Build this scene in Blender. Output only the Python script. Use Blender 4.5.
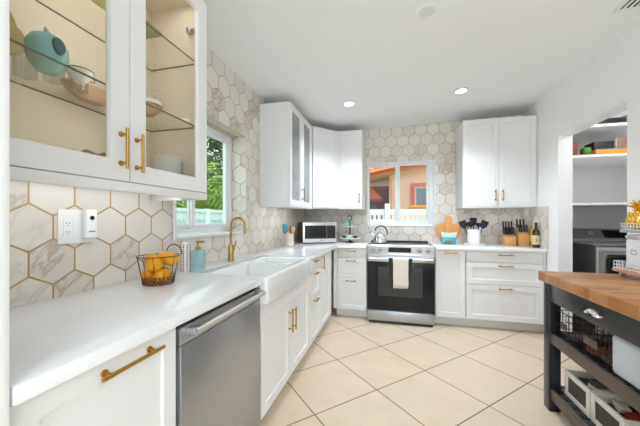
import bpy, bmesh, math, random
from math import pi, sin, cos, radians, sqrt
from mathutils import Vector, Matrix

random.seed(7)
scn = bpy.context.scene
COL = scn.collection
for o in list(bpy.data.objects):
    bpy.data.objects.remove(o)

# ------------------------------------------------------------------ camera
cam_data = bpy.data.cameras.new('camera')
cam_data.sensor_width = 36.0
cam_data.lens = 284.4 / 640 * 36.0
cam_data.shift_y = 6.5 / 640
cam_data.clip_start = 0.05
cam = bpy.data.objects.new('camera', cam_data)
COL.objects.link(cam)
cam.location = (0, 0, 1.224)
cam.rotation_euler = (pi / 2, 0, math.atan(73 / 284.4))
scn.camera = cam

# ------------------------------------------------------------------ world, lights, exposure
world = bpy.data.worlds.new('sky')
scn.world = world
world.use_nodes = True
wn = world.node_tree.nodes
wn['Background'].inputs['Color'].default_value = (0.82, 0.92, 1.0, 1)
wn['Background'].inputs['Strength'].default_value = 2.1

def light(name, kind, loc, rot, energy, color=(1, 1, 1), **kw):
    d = bpy.data.lights.new(name, kind)
    d.energy = energy
    d.color = color
    for k, v in kw.items():
        setattr(d, k, v)
    o = bpy.data.objects.new(name, d)
    o.location = loc
    o.rotation_euler = rot
    COL.objects.link(o)
    return o

light('sun', 'SUN', (3, -4, 8), (radians(38), 0, radians(28)), 2.6, (1.0, 0.95, 0.86), angle=radians(2))
# added fill lamps behind the camera: one facing the kitchen, one washing the ceiling
light('rear_fill', 'AREA', (0.3, -5.5, 1.60), (radians(90), 0, 0), 30, (0.72, 0.87, 1.0),
      shape='RECTANGLE', size=4.4, size_y=2.6)
light('ceiling_bounce_fill', 'AREA', (0.2, -2.6, 1.60), (radians(180), 0, 0), 165, (0.72, 0.87, 1.0),
      shape='RECTANGLE', size=2.4, size_y=1.6)

scn.view_settings.view_transform = 'Standard'
scn.view_settings.look = 'None'
scn.view_settings.gamma = 1
scn.view_settings.use_curve_mapping = False
scn.view_settings.exposure = 0.14
scn.cycles.use_denoising = True
scn.cycles.max_bounces = 10
scn.cycles.diffuse_bounces = 6
scn.cycles.glossy_bounces = 4
scn.cycles.transmission_bounces = 6
scn.cycles.transparent_max_bounces = 24
scn.cycles.sample_clamp_indirect = 6

# ------------------------------------------------------------------ materials
def srgb(r, g, b):
    f = lambda c: (c / 255 / 12.92) if c <= 10 else ((c / 255 + 0.055) / 1.055) ** 2.4
    return (f(r), f(g), f(b), 1)

class NT:
    def __init__(self, name):
        self.m = bpy.data.materials.new(name)
        self.m.use_nodes = True
        self.t = self.m.node_tree
        self.b = self.t.nodes['Principled BSDF']
        self.out = self.t.nodes['Material Output']
    def n(self, typ, **kw):
        x = self.t.nodes.new(typ)
        for k, v in kw.items():
            setattr(x, k, v)
        return x
    def l(self, a, b):
        self.t.links.new(a, b)
    def math(self, op, a, b=None, c=None):
        x = self.n('ShaderNodeMath', operation=op)
        for i, v in enumerate((a, b, c)):
            if v is None:
                continue
            if hasattr(v, 'is_linked') or hasattr(v, 'links'):
                self.l(v, x.inputs[i])
            else:
                x.inputs[i].default_value = v
        return x.outputs[0]
    def mix(self, fac, a, b):
        x = self.n('ShaderNodeMix', data_type='RGBA')
        for s, v in ((x.inputs[0], fac), (x.inputs[6], a), (x.inputs[7], b)):
            if hasattr(v, 'links'):
                self.l(v, s)
            else:
                s.default_value = v
        return x.outputs[2]

def mat(name, col, rough=0.5, metal=0.0, vary=0.06, scale=6.0, bump=0.0, stretch=None, coat=0.0, spec=None):
    n = NT(name)
    tc = n.n('ShaderNodeTexCoord')
    mp = n.n('ShaderNodeMapping')
    if stretch:
        mp.inputs['Scale'].default_value = stretch
    n.l(tc.outputs['Object'], mp.inputs['Vector'])
    ns = n.n('ShaderNodeTexNoise')
    ns.inputs['Scale'].default_value = scale
    ns.inputs['Detail'].default_value = 4
    n.l(mp.outputs[0], ns.inputs['Vector'])
    c0 = tuple(c * (1 - vary) for c in col[:3]) + (1,)
    c1 = tuple(min(1, c * (1 + vary)) for c in col[:3]) + (1,)
    n.l(n.mix(ns.outputs['Fac'], c0, c1), n.b.inputs['Base Color'])
    n.b.inputs['Roughness'].default_value = rough
    n.b.inputs['Metallic'].default_value = metal
    n.b.inputs['Coat Weight'].default_value = coat
    if spec is not None:
        n.b.inputs['Specular IOR Level'].default_value = spec
    if bump:
        bp = n.n('ShaderNodeBump')
        bp.inputs['Strength'].default_value = bump
        bp.inputs['Distance'].default_value = 0.002
        n.l(ns.outputs['Fac'], bp.inputs['Height'])
        n.l(bp.outputs[0], n.b.inputs['Normal'])
    return n.m

def glass_mat(name, tint, fac=0.08, rough=0.02, haze=0.0, haze_col=(0.8, 0.8, 0.8, 1)):
    n = NT(name)
    tr = n.n('ShaderNodeBsdfTransparent')
    tr.inputs[0].default_value = tint
    gl = n.n('ShaderNodeBsdfGlossy')
    gl.inputs['Roughness'].default_value = rough
    lw = n.n('ShaderNodeLayerWeight')
    f = n.math('ADD', n.math('MULTIPLY', n.math('POWER', lw.outputs['Facing'], 5.0), 0.6), 0.012 + fac * 0.3)
    mx = n.n('ShaderNodeMixShader')
    n.l(f, mx.inputs[0]); n.l(tr.outputs[0], mx.inputs[1]); n.l(gl.outputs[0], mx.inputs[2])
    last = mx.outputs[0]
    if haze:
        df = n.n('ShaderNodeBsdfDiffuse')
        df.inputs[0].default_value = haze_col
        m2 = n.n('ShaderNodeMixShader')
        m2.inputs[0].default_value = haze
        n.l(last, m2.inputs[1]); n.l(df.outputs[0], m2.inputs[2])
        last = m2.outputs[0]
    n.l(last, n.out.inputs['Surface'])
    return n.m

def emit_mat(name, col, strength):
    n = NT(name)
    n.b.inputs['Base Color'].default_value = col
    n.b.inputs['Emission Color'].default_value = col
    n.b.inputs['Emission Strength'].default_value = strength
    return n.m

def hex_tile_mat():
    """Pointy-top hexagon tile with gold joints and random marble veining; u runs along the wall, v up."""
    W = 0.1568
    n = NT('hexagon_marble_tile')
    geo = n.n('ShaderNodeNewGeometry')
    p = n.n('ShaderNodeSeparateXYZ'); n.l(geo.outputs['Position'], p.inputs[0])
    nn = n.n('ShaderNodeSeparateXYZ'); n.l(geo.outputs['Normal'], nn.inputs[0])
    onx = n.math('GREATER_THAN', n.math('ABSOLUTE', nn.outputs[0]), 0.5)
    def pick(a, b):
        return n.math('ADD', n.math('MULTIPLY', a, onx), n.math('MULTIPLY', b, n.math('SUBTRACT', 1.0, onx)))
    u = n.math('DIVIDE', pick(n.math('SUBTRACT', p.outputs[1], 0.7477), n.math('SUBTRACT', p.outputs[0], 0.2091)), W)
    v = n.math('DIVIDE', pick(n.math('SUBTRACT', p.outputs[2], 1.1937), n.math('SUBTRACT', p.outputs[2], 2.449)), W)
    S3 = sqrt(3)
    def fl(x, per, off):   # centred modulo
        q = n.math('ADD', x, off)
        return n.math('SUBTRACT', n.math('FLOORED_MODULO', q, per), per / 2)
    ax, ay = fl(u, 1.0, 0.5), fl(v, S3, S3 / 2)
    bx, by = fl(u, 1.0, 0.0), fl(v, S3, 0.0)
    da = n.math('ADD', n.math('MULTIPLY', ax, ax), n.math('MULTIPLY', ay, ay))
    db = n.math('ADD', n.math('MULTIPLY', bx, bx), n.math('MULTIPLY', by, by))
    s = n.math('LESS_THAN', da, db)
    def sel(a, b):
        return n.math('ADD', n.math('MULTIPLY', a, s), n.math('MULTIPLY', b, n.math('SUBTRACT', 1.0, s)))
    gx, gy = sel(ax, bx), sel(ay, by)
    agx, agy = n.math('ABSOLUTE', gx), n.math('ABSOLUTE', gy)
    d = n.math('MAXIMUM', agx, n.math('ADD', n.math('MULTIPLY', agx, 0.5), n.math('MULTIPLY', agy, S3 / 2)))
    edge = n.math('SUBTRACT', 0.5, d)
    idx, idy = n.math('SUBTRACT', u, gx), n.math('SUBTRACT', v, gy)
    cid = n.n('ShaderNodeCombineXYZ')
    n.l(n.math('ROUND', n.math('MULTIPLY', idx, 2.0)), cid.inputs[0])
    n.l(n.math('ROUND', n.math('MULTIPLY', idy, 2 / S3)), cid.inputs[1])
    n.l(onx, cid.inputs[2])
    wnz = n.n('ShaderNodeTexWhiteNoise', noise_dimensions='3D')
    n.l(cid.outputs[0], wnz.inputs['Vector'])
    rnd = wnz.outputs['Value']
    # veins: a distorted wave, rotated and shifted per tile
    add = n.n('ShaderNodeVectorMath', operation='MULTIPLY_ADD')
    n.l(wnz.outputs['Color'], add.inputs[0]); add.inputs[1].default_value = (9, 9, 9)
    n.l(geo.outputs['Position'], add.inputs[2])
    sv = n.n('ShaderNodeCombineXYZ')
    n.l(n.math('MULTIPLY', n.math('ADD', u, v), 0.55), sv.inputs[0]); n.l(n.math('MULTIPLY', n.math('SUBTRACT', v, u), 1.7), sv.inputs[1])
    ad2 = n.n('ShaderNodeVectorMath', operation='MULTIPLY_ADD')
    n.l(wnz.outputs['Color'], ad2.inputs[0]); ad2.inputs[1].default_value = (23, 23, 23); n.l(sv.outputs[0], ad2.inputs[2])
    ns = n.n('ShaderNodeTexNoise'); ns.inputs['Scale'].default_value = 1.1; ns.inputs['Detail'].default_value = 6
    ns.inputs['Roughness'].default_value = 0.6; ns.inputs['Distortion'].default_value = 0.35
    n.l(ad2.outputs[0], ns.inputs['Vector'])
    vein = n.math('ABSOLUTE', n.math('SUBTRACT', ns.outputs['Fac'], 0.5))
    vr = n.n('ShaderNodeMapRange'); vr.inputs[1].default_value = 0.0; vr.inputs[2].default_value = 0.05
    vr.inputs[3].default_value = 1.0; vr.inputs[4].default_value = 0.0
    n.l(vein, vr.inputs[0])
    strong = n.n('ShaderNodeMapRange'); strong.inputs[1].default_value = 0.5; strong.inputs[2].default_value = 1.0
    strong.inputs[3].default_value = 0.02; strong.inputs[4].default_value = 0.62
    n.l(rnd, strong.inputs[0])
    vein_f = n.math('MULTIPLY', vr.outputs[0], strong.outputs[0])
    ns2 = n.n('ShaderNodeTexNoise'); ns2.inputs['Scale'].default_value = 5; ns2.inputs['Detail'].default_value = 3
    n.l(add.outputs[0], ns2.inputs['Vector'])
    cloud = n.math('MULTIPLY', ns2.outputs['Fac'], strong.outputs[0])
    base = n.mix(rnd, srgb(230, 224, 215), srgb(218, 211, 201))
    base = n.mix(n.math('MULTIPLY', cloud, 0.6), base, srgb(196, 184, 172))
    base = n.mix(vein_f, base, srgb(160, 142, 124))
    gm = n.n('ShaderNodeMapRange'); gm.inputs[1].default_value = 0.016; gm.inputs[2].default_value = 0.026
    gm.inputs[3].default_value = 1.0; gm.inputs[4].default_value = 0.0
    n.l(edge, gm.inputs[0])
    col = n.mix(gm.outputs[0], base, srgb(178, 148, 92))
    n.l(col, n.b.inputs['Base Color'])
    rr = n.math('ADD', 0.24, n.math('MULTIPLY', gm.outputs[0], 0.2))
    n.l(rr, n.b.inputs['Roughness'])
    n.l(n.math('MULTIPLY', gm.outputs[0], 0.35), n.b.inputs['Metallic'])
    bp = n.n('ShaderNodeBump'); bp.inputs['Strength'].default_value = 0.25; bp.inputs['Distance'].default_value = 0.001
    bp.invert = True
    n.l(gm.outputs[0], bp.inputs['Height']); n.l(bp.outputs[0], n.b.inputs['Normal'])
    return n.m

def floor_mat():
    n = NT('beige_diagonal_floor_tile')
    T = 0.512
    geo = n.n('ShaderNodeNewGeometry')
    p = n.n('ShaderNodeSeparateXYZ'); n.l(geo.outputs['Position'], p.inputs[0])
    q = 1 / sqrt(2)
    u = n.math('DIVIDE', n.math('SUBTRACT', n.math('MULTIPLY', n.math('ADD', p.outputs[0], p.outputs[1]), q), 1.3916), T)
    v = n.math('DIVIDE', n.math('ADD', n.math('MULTIPLY', n.math('SUBTRACT', p.outputs[0], p.outputs[1]), q), 2.0633), T)
    def dist(x):
        fx = n.math('FRACT', x)
        return n.math('MINIMUM', fx, n.math('SUBTRACT', 1.0, fx))
    e = n.math('MINIMUM', dist(u), dist(v))
    cid = n.n('ShaderNodeCombineXYZ')
    n.l(n.math('FLOOR', u), cid.inputs[0]); n.l(n.math('FLOOR', v), cid.inputs[1])
    wz = n.n('ShaderNodeTexWhiteNoise', noise_dimensions='3D'); n.l(cid.outputs[0], wz.inputs['Vector'])
    sh = n.n('ShaderNodeVectorMath', operation='MULTIPLY_ADD')
    n.l(wz.outputs['Color'], sh.inputs[0]); sh.inputs[1].default_value = (7, 7, 7); n.l(geo.outputs['Position'], sh.inputs[2])
    ns = n.n('ShaderNodeTexNoise'); ns.inputs['Scale'].default_value = 5; ns.inputs['Detail'].default_value = 8
    ns.inputs['Roughness'].default_value = 0.6
    n.l(sh.outputs[0], ns.inputs['Vector'])
    base = n.mix(ns.outputs['Fac'], srgb(202, 180, 154), srgb(228, 209, 186))
    base = n.mix(n.math('MULTIPLY', wz.outputs['Value'], 0.25), base, srgb(226, 204, 178))
    gm = n.n('ShaderNodeMapRange'); gm.inputs[1].default_value = 0.006; gm.inputs[2].default_value = 0.010
    gm.inputs[3].default_value = 1.0; gm.inputs[4].default_value = 0.0
    n.l(e, gm.inputs[0])
    n.l(n.mix(gm.outputs[0], base, srgb(122, 100, 80)), n.b.inputs['Base Color'])
    n.l(n.math('ADD', 0.36, n.math('MULTIPLY', gm.outputs[0], 0.4)), n.b.inputs['Roughness'])
    bp = n.n('ShaderNodeBump'); bp.inputs['Strength'].default_value = 0.3; bp.inputs['Distance'].default_value = 0.002
    bp.invert = True
    n.l(gm.outputs[0], bp.inputs['Height']); n.l(bp.outputs[0], n.b.inputs['Normal'])
    return n.m

def butcher_mat():
    n = NT('butcher_block')
    tc = n.n('ShaderNodeTexCoord')
    p = n.n('ShaderNodeSeparateXYZ'); n.l(tc.outputs['Object'], p.inputs[0])
    iy = n.math('FLOOR', n.math('DIVIDE', p.outputs[1], 0.042))
    wz0 = n.n('ShaderNodeTexWhiteNoise', noise_dimensions='1D'); n.l(iy, wz0.inputs['W'])
    ix = n.math('FLOOR', n.math('ADD', n.math('DIVIDE', p.outputs[0], 0.33), wz0.outputs['Value']))
    cid = n.n('ShaderNodeCombineXYZ'); n.l(ix, cid.inputs[0]); n.l(iy, cid.inputs[1])
    wz = n.n('ShaderNodeTexWhiteNoise', noise_dimensions='3D'); n.l(cid.outputs[0], wz.inputs['Vector'])
    mp = n.n('ShaderNodeMapping'); mp.inputs['Scale'].default_value = (3, 30, 30)
    n.l(tc.outputs['Object'], mp.inputs['Vector'])
    ns = n.n('ShaderNodeTexNoise'); ns.inputs['Scale'].default_value = 3; ns.inputs['Detail'].default_value = 6
    n.l(mp.outputs[0], ns.inputs['Vector'])
    c = n.mix(wz.outputs['Value'], srgb(176, 110, 54), srgb(226, 176, 114))
    c = n.mix(n.math('MULTIPLY', ns.outputs['Fac'], 0.85), c, srgb(140, 82, 36))
    n.l(c, n.b.inputs['Base Color'])
    n.b.inputs['Roughness'].default_value = 0.4
    return n.m

M = {}
M['tile'] = hex_tile_mat()
M['floor'] = floor_mat()
M['butcher'] = butcher_mat()
M['ceil'] = mat('ceiling_paint', srgb(242, 243, 243), 0.9, vary=0.012, scale=30, bump=0.05)
M['wall'] = mat('white_wall_paint', srgb(244, 244, 244), 0.75, vary=0.012, scale=30, bump=0.04)
M['cab'] = mat('white_cabinet_lacquer', srgb(232, 231, 230), 0.38, vary=0.01, scale=4)
M['cab_in'] = mat('beige_cabinet_lining', srgb(226, 214, 196), 0.6, vary=0.03)
M['toe'] = mat('toe_kick_paint', srgb(222, 222, 220), 0.5, vary=0.02)
M['quartz'] = mat('white_quartz', srgb(236, 236, 236), 0.16, vary=0.02, scale=3, coat=0.2)
M['porcelain'] = mat('white_fireclay', srgb(238, 238, 237), 0.12, vary=0.01, coat=0.4)
M['brass'] = mat('brushed_brass', srgb(188, 144, 66), 0.34, 0.95, vary=0.1, scale=40)
M['brass_s'] = mat('satin_brass', srgb(178, 146, 92), 0.3, 0.95, vary=0.08, scale=40)
M['gun'] = mat('brushed_bronze', srgb(120, 112, 100), 0.35, 0.9)
M['steel'] = mat('brushed_steel', srgb(178, 180, 184), 0.34, 0.9, vary=0.06, scale=4, stretch=(1, 1, 60))
M['steel_h'] = mat('brushed_steel_bright', srgb(212, 210, 206), 0.28, 0.9, vary=0.06, scale=4, stretch=(1, 1, 60))
M['chrome'] = mat('polished_chrome', srgb(226, 226, 228), 0.07, 1.0, vary=0.01)
M['black_glass'] = mat('black_glass', srgb(38, 37, 38), 0.09, vary=0.02, spec=0.25)
M['grey_glass'] = mat('oven_window_glass', srgb(66, 65, 65), 0.09, vary=0.03, spec=0.25)
M['black'] = mat('black_plastic', srgb(26, 26, 27), 0.45, vary=0.08)
M['black_metal'] = mat('black_wire', srgb(34, 32, 31), 0.4, 0.4, vary=0.08)
M['dark_wood'] = mat('black_painted_wood', srgb(36, 39, 45), 0.3, vary=0.1, scale=12, coat=0.15)
M['dark_worn'] = mat('dark_worn_wood', srgb(92, 78, 68), 0.45, vary=0.15, scale=14)
M['oak'] = mat('pale_wood', srgb(212, 160, 98), 0.5, vary=0.14, scale=5, stretch=(12, 12, 1))
M['bamboo'] = mat('bamboo', srgb(214, 150, 78), 0.5, vary=0.16, scale=5, stretch=(14, 14, 1.5))
M['spoon'] = mat('spoon_wood', srgb(206, 158, 106), 0.55, vary=0.12, scale=8)
M['spoon_dark'] = mat('dark_spoon_wood', srgb(120, 76, 48), 0.55, vary=0.12, scale=8)
M['pinkwood'] = mat('rosy_wood', srgb(206, 160, 128), 0.55, vary=0.12, scale=6, stretch=(2, 14, 14))
M['teal'] = mat('turquoise_glaze', srgb(136, 196, 200), 0.2, vary=0.05, coat=0.5)
M['teal_shaded'] = mat('turquoise_glaze_shaded', srgb(52, 98, 110), 0.3, vary=0.08)  # darker copy of the turquoise glaze: shade in the vase hollow as colour
M['aqua'] = mat('aqua_glaze', srgb(44, 150, 166), 0.18, vary=0.25, scale=14, coat=0.5)
M['mint'] = mat('mint_glaze', srgb(186, 220, 208), 0.18, vary=0.06, coat=0.5)
M['olive'] = mat('olive_glass_plate', srgb(176, 174, 100), 0.25, vary=0.2, scale=30)
M['yellow_china'] = mat('yellow_china', srgb(228, 202, 132), 0.25, vary=0.06, coat=0.3)
M['white_china'] = mat('white_china', srgb(236, 234, 230), 0.2, vary=0.02, coat=0.4)
M['brown_bowl'] = mat('brown_stoneware', srgb(190, 152, 122), 0.45, vary=0.14, scale=20)
M['stone'] = mat('pale_stone', srgb(206, 196, 184), 0.5, vary=0.1, scale=18)
M['marble'] = mat('pale_marble', srgb(226, 220, 214), 0.25, vary=0.07, scale=14)
M['lemon'] = mat('lemon_peel', srgb(232, 160, 6), 0.42, vary=0.1, scale=60, bump=0.3)
M['mango'] = mat('green_flecked_peel', srgb(214, 150, 14), 0.42, vary=0.22, scale=9, bump=0.1)
M['copper'] = mat('copper_wire', srgb(120, 72, 42), 0.35, 0.85)
M['cream_cloth'] = mat('cream_cotton', srgb(226, 216, 202), 0.9, vary=0.08, scale=90, bump=0.4)
M['charcoal'] = mat('charcoal_cloth', srgb(48, 48, 52), 0.9, vary=0.1, scale=60)
M['washer'] = mat('graphite_steel', srgb(150, 150, 150), 0.34, 0.6, vary=0.05)
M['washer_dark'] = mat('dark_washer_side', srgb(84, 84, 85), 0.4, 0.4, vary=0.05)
M['vinyl'] = mat('white_vinyl_frame', srgb(240, 242, 243), 0.3, vary=0.01)
M['glass'] = glass_mat('window_glass', (0.97, 0.985, 0.98, 1), 0.0)
M['cab_glass'] = glass_mat('cabinet_glass', (0.95, 0.95, 0.93, 1), 0.05)
M['seeded'] = glass_mat('seeded_glass', (0.86, 0.88, 0.88, 1), 0.12, 0.12, 0.18, (0.7, 0.71, 0.72, 1))
M['shelf_glass'] = glass_mat('shelf_glass', (0.975, 0.98, 0.965, 1), 0.04)
M['shelf_edge'] = mat('green_glass_edge', srgb(88, 92, 80), 0.2, vary=0.05)
M['soap_glass'] = glass_mat('aqua_soap_glass', (0.66, 0.88, 0.90, 1), 0.2, 0.03, 0.22, (0.70, 0.90, 0.92, 1))
M['drink_glass'] = glass_mat('drinking_glass', (0.9, 0.9, 0.88, 1), 0.25)
M['glow'] = emit_mat('lit_lens', (1.0, 0.95, 0.88, 1), 6.0)
M['lens_off'] = mat('unlit_lens', srgb(226, 226, 228), 0.4, vary=0.01)
M['violet'] = emit_mat('violet_glow', (0.28, 0.30, 1.0, 1), 1.6)
M['dark_hole'] = mat('dark_recess', srgb(18, 18, 18), 0.9, vary=0.0)
M['oil'] = mat('golden_oil_bottle', srgb(214, 152, 30), 0.15, vary=0.15, coat=0.5)
M['wine'] = mat('dark_bottle_glass', srgb(30, 24, 18), 0.1, vary=0.1, coat=0.5)
M['label'] = mat('cream_label', srgb(222, 204, 160), 0.7, vary=0.06)
M['peach'] = mat('peach_stucco', srgb(238, 198, 162), 0.9, vary=0.04, scale=20, bump=0.2)
M['terracotta'] = mat('terracotta_tile', srgb(224, 138, 92), 0.8, vary=0.14, scale=9)
M['fascia'] = mat('salmon_fascia', srgb(226, 150, 122), 0.7, vary=0.06)
M['redtrim'] = mat('brick_red_trim', srgb(206, 104, 76), 0.7, vary=0.08)
M['maroon'] = mat('maroon_shutter', srgb(136, 66, 54), 0.7, vary=0.1)
M['house_glass'] = mat('grey_house_glass', srgb(122, 132, 142), 0.15, vary=0.1, coat=0.4)
M['fence'] = mat('white_vinyl_fence', srgb(196, 222, 218), 0.5, vary=0.03)
M['fence_w'] = mat('white_painted_rail', srgb(208, 207, 204), 0.6, vary=0.03)
M['grass'] = mat('garden_lawn', srgb(86, 116, 52), 0.95, vary=0.3, scale=20)
M['frond'] = mat('palm_frond', srgb(126, 156, 54), 0.55, vary=0.35, scale=1.2)
M['leaf_dark'] = mat('dark_leaf', srgb(78, 108, 48), 0.6, vary=0.4, scale=2.0)
M['trunk'] = mat('palm_trunk', srgb(206, 200, 172), 0.8, vary=0.2, scale=8)
M['galv'] = mat('galvanised_sheet', srgb(186, 186, 190), 0.35, 0.7, vary=0.08, scale=12)
M['whitewash'] = mat('whitewashed_wood', srgb(222, 216, 206), 0.7, vary=0.1, scale=10)
M['chalk'] = mat('chalkboard_panel', srgb(70, 64, 60), 0.75, vary=0.12, scale=16)
M['gold'] = mat('polished_gold', srgb(226, 186, 92), 0.16, 1.0, vary=0.1, scale=20)
M['tin'] = mat('white_enamel_tin', srgb(238, 238, 240), 0.3, vary=0.02)
M['bin'] = glass_mat('frosted_plastic', (0.80, 0.86, 0.92, 1), 0.15, 0.25, 0.72, (0.80, 0.84, 0.90, 1))
M['red'] = mat('red_packet', srgb(160, 44, 34), 0.5, vary=0.2)
M['green'] = mat('green_packet', srgb(66, 134, 36), 0.5, vary=0.15)
M['orange'] = mat('orange_box', srgb(230, 148, 26), 0.5, vary=0.1)
M['photo_print'] = mat('brown_printed_card', srgb(150, 116, 96), 0.5, vary=0.5, scale=22)
M['paper'] = mat('cream_paper', srgb(232, 222, 196), 0.8, vary=0.05)
M['navy'] = mat('navy_glaze', srgb(38, 62, 120), 0.25, vary=0.15, coat=0.4)
M['bead'] = mat('brown_wood_bead', srgb(150, 104, 68), 0.5, vary=0.12)
M['script'] = mat('grey_script', srgb(96, 96, 100), 0.6, vary=0.05)
M['grey_card'] = mat('grey_lid', srgb(150, 146, 142), 0.6, vary=0.08)
M['off_white'] = mat('off_white_plastic', srgb(240, 238, 234), 0.4, vary=0.02)

# ------------------------------------------------------------------ geometry helpers
class MB:
    def __init__(self):
        self.bm = bmesh.new()
    def _xf(self, verts, mtx):
        if mtx is not None:
            bmesh.ops.transform(self.bm, matrix=mtx, verts=verts)
    def box(self, x0, x1, y0, y1, z0, z1, bev=0.0, mtx=None, seg=2):
        r = bmesh.ops.create_cube(self.bm, size=1.0)
        vs = r['verts']
        for v in vs:
            v.co = Vector(((x0 + x1) / 2 + v.co.x * (x1 - x0), (y0 + y1) / 2 + v.co.y * (y1 - y0), (z0 + z1) / 2 + v.co.z * (z1 - z0)))
        if bev:
            es = list({e for v in vs for e in v.link_edges})
            r2 = bmesh.ops.bevel(self.bm, geom=es, offset=bev, segments=seg, affect='EDGES', profile=0.5)
            vs = list({v for f in r2['faces'] for v in f.verts} | {v for v in vs if v.is_valid})
        self._xf(vs, mtx)
        return self
    def cyl(self, p0, p1, r0, r1=None, seg=20):
        p0, p1 = Vector(p0), Vector(p1)
        r1 = r0 if r1 is None else r1
        d = p1 - p0
        q = Vector((0, 0, 1)).rotation_difference(d.normalized()).to_matrix().to_4x4()
        mt = Matrix.Translation((p0 + p1) / 2) @ q
        bmesh.ops.create_cone(self.bm, cap_ends=True, segments=seg, radius1=max(r0, 1e-5), radius2=max(r1, 1e-5), depth=d.length, matrix=mt)
        return self
    def tube(self, pts, r, seg=8, closed=False):
        pts = [Vector(p) for p in pts]
        n = len(pts)
        rr = r if isinstance(r, (list, tuple)) else [r] * n
        rings = []
        up = Vector((0, 0, 1))
        for i, p in enumerate(pts):
            if closed:
                t = pts[(i + 1) % n] - pts[i - 1]
            else:
                t = pts[min(i + 1, n - 1)] - pts[max(i - 1, 0)]
            t = t.normalized()
            a = t.cross(up)
            if a.length < 1e-3:
                a = t.cross(Vector((1, 0, 0)))
            a.normalize()
            if rings and a.dot(prev) < 0:
                a = -a
            prev = a
            b = t.cross(a)
            rings.append([self.bm.verts.new(p + (a * cos(2 * pi * k / seg) + b * sin(2 * pi * k / seg)) * rr[i]) for k in range(seg)])
        m = n if closed else n - 1
        for i in range(m):
            A, B = rings[i], rings[(i + 1) % n]
            for k in range(seg):
                self.bm.faces.new((A[k], A[(k + 1) % seg], B[(k + 1) % seg], B[k]))
        if not closed:
            self.bm.faces.new(rings[0][::-1]); self.bm.faces.new(rings[-1])
        return self
    def lathe(self, prof, c=(0, 0, 0), seg=32, sx=1.0, sy=1.0, mtx=None):
        c = Vector(c)
        rings = []
        new = []
        for r, z in prof:
            if r < 1e-6:
                v = self.bm.verts.new(c + Vector((0, 0, z))); rings.append([v]); new.append(v)
            else:
                ring = [self.bm.verts.new(c + Vector((r * sx * cos(2 * pi * k / seg), r * sy * sin(2 * pi * k / seg), z))) for k in range(seg)]
                rings.append(ring); new += ring
        for A, B in zip(rings, rings[1:]):
            if len(A) == 1 and len(B) == 1:
                continue
            for k in range(seg):
                k2 = (k + 1) % seg
                if len(A) == 1:
                    self.bm.faces.new((A[0], B[k2], B[k]))
                elif len(B) == 1:
                    self.bm.faces.new((A[k], A[k2], B[0]))
                else:
                    self.bm.faces.new((A[k], A[k2], B[k2], B[k]))
        self._xf(new, mtx)
        return self
    def ball(self, c, r, seg=18, sc=(1, 1, 1), rot=None):
        mt = Matrix.Translation(Vector(c))
        if rot is not None:
            mt = mt @ rot
        mt = mt @ Matrix.Diagonal((sc[0], sc[1], sc[2], 1))
        bmesh.ops.create_uvsphere(self.bm, u_segments=seg, v_segments=max(8, seg * 2 // 3), radius=r, matrix=mt)
        return self
    def prism(self, pts, lo, hi, axis='z', bev=0.0, mtx=None):
        """polygon in the plane across axis, extruded lo..hi along it: z -> (x,y), y -> (x,z), x -> (y,z)"""
        f3 = {'z': lambda a, b, h: (a, b, h), 'y': lambda a, b, h: (a, h, b), 'x': lambda a, b, h: (h, a, b)}[axis]
        A = [self.bm.verts.new(f3(a, b, lo)) for a, b in pts]
        B = [self.bm.verts.new(f3(a, b, hi)) for a, b in pts]
        n = len(pts)
        fs = [self.bm.faces.new(A[::-1]), self.bm.faces.new(B)]
        for i in range(n):
            fs.append(self.bm.faces.new((A[i], A[(i + 1) % n], B[(i + 1) % n], B[i])))
        vs = A + B
        if bev:
            es = list({e for f in fs for e in f.edges})
            r2 = bmesh.ops.bevel(self.bm, geom=es, offset=bev, segments=2, affect='EDGES', profile=0.5)
            vs = list({v for f in r2['faces'] for v in f.verts} | {v for v in vs if v.is_valid})
        self._xf(vs, mtx)
        return self
    def quad(self, *pts):
        self.bm.faces.new([self.bm.verts.new(p) for p in pts])
        return self
    def build(self, name, m, parent=None, loc=None, smooth=True, normals=True):
        if normals:
            bmesh.ops.recalc_face_normals(self.bm, faces=self.bm.faces[:])
        me = bpy.data.meshes.new(name)
        self.bm.to_mesh(me)
        self.bm.free()
        if smooth:
            me.polygons.foreach_set('use_smooth', [True] * len(me.polygons))
            me.set_sharp_from_angle(angle=radians(38))
        me.materials.append(m)
        o = bpy.data.objects.new(name, me)
        COL.objects.link(o)
        if parent is not None:
            o.parent = parent
        if loc is not None:
            o.location = loc
        return o

def thing(name, label, cat, loc=(0, 0, 0), rz=0.0, group=None):
    o = bpy.data.objects.new(name, None)
    o.empty_display_size = 0.05
    COL.objects.link(o)
    o.location = loc
    o.rotation_euler = (0, 0, rz)
    return tag(o, label, cat, group)

def tag(o, label, cat, group=None, kind=None):
    o['label'] = label
    o['category'] = cat
    if group:
        o['group'] = group
    if kind:
        o['kind'] = kind
    return o

def struct(o):
    o['kind'] = 'structure'
    return o

def dup(root, loc, rz=None, label=None, group=None, sc=None):
    r = root.copy(); COL.objects.link(r)
    r.location = loc
    if rz is not None:
        r.rotation_euler = (0, 0, rz)
    if sc:
        r.scale = (sc, sc, sc)
    if label:
        r['label'] = label
    if group:
        r['group'] = group
    for ch in list(root.children):
        c = ch.copy(); COL.objects.link(c); c.parent = r
        for g in list(ch.children):
            d = g.copy(); COL.objects.link(d); d.parent = c
    return r

# ================================================================== ROOM
LW, BW, RW = -1.30, 4.10, 1.572
def zc(x):                       # the ceiling rises gently from the sink wall to the laundry wall
    return 2.468 + (x + 1.30) * 0.0275
YN = -5.2                        # where the kitchen opens to the living area

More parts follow.
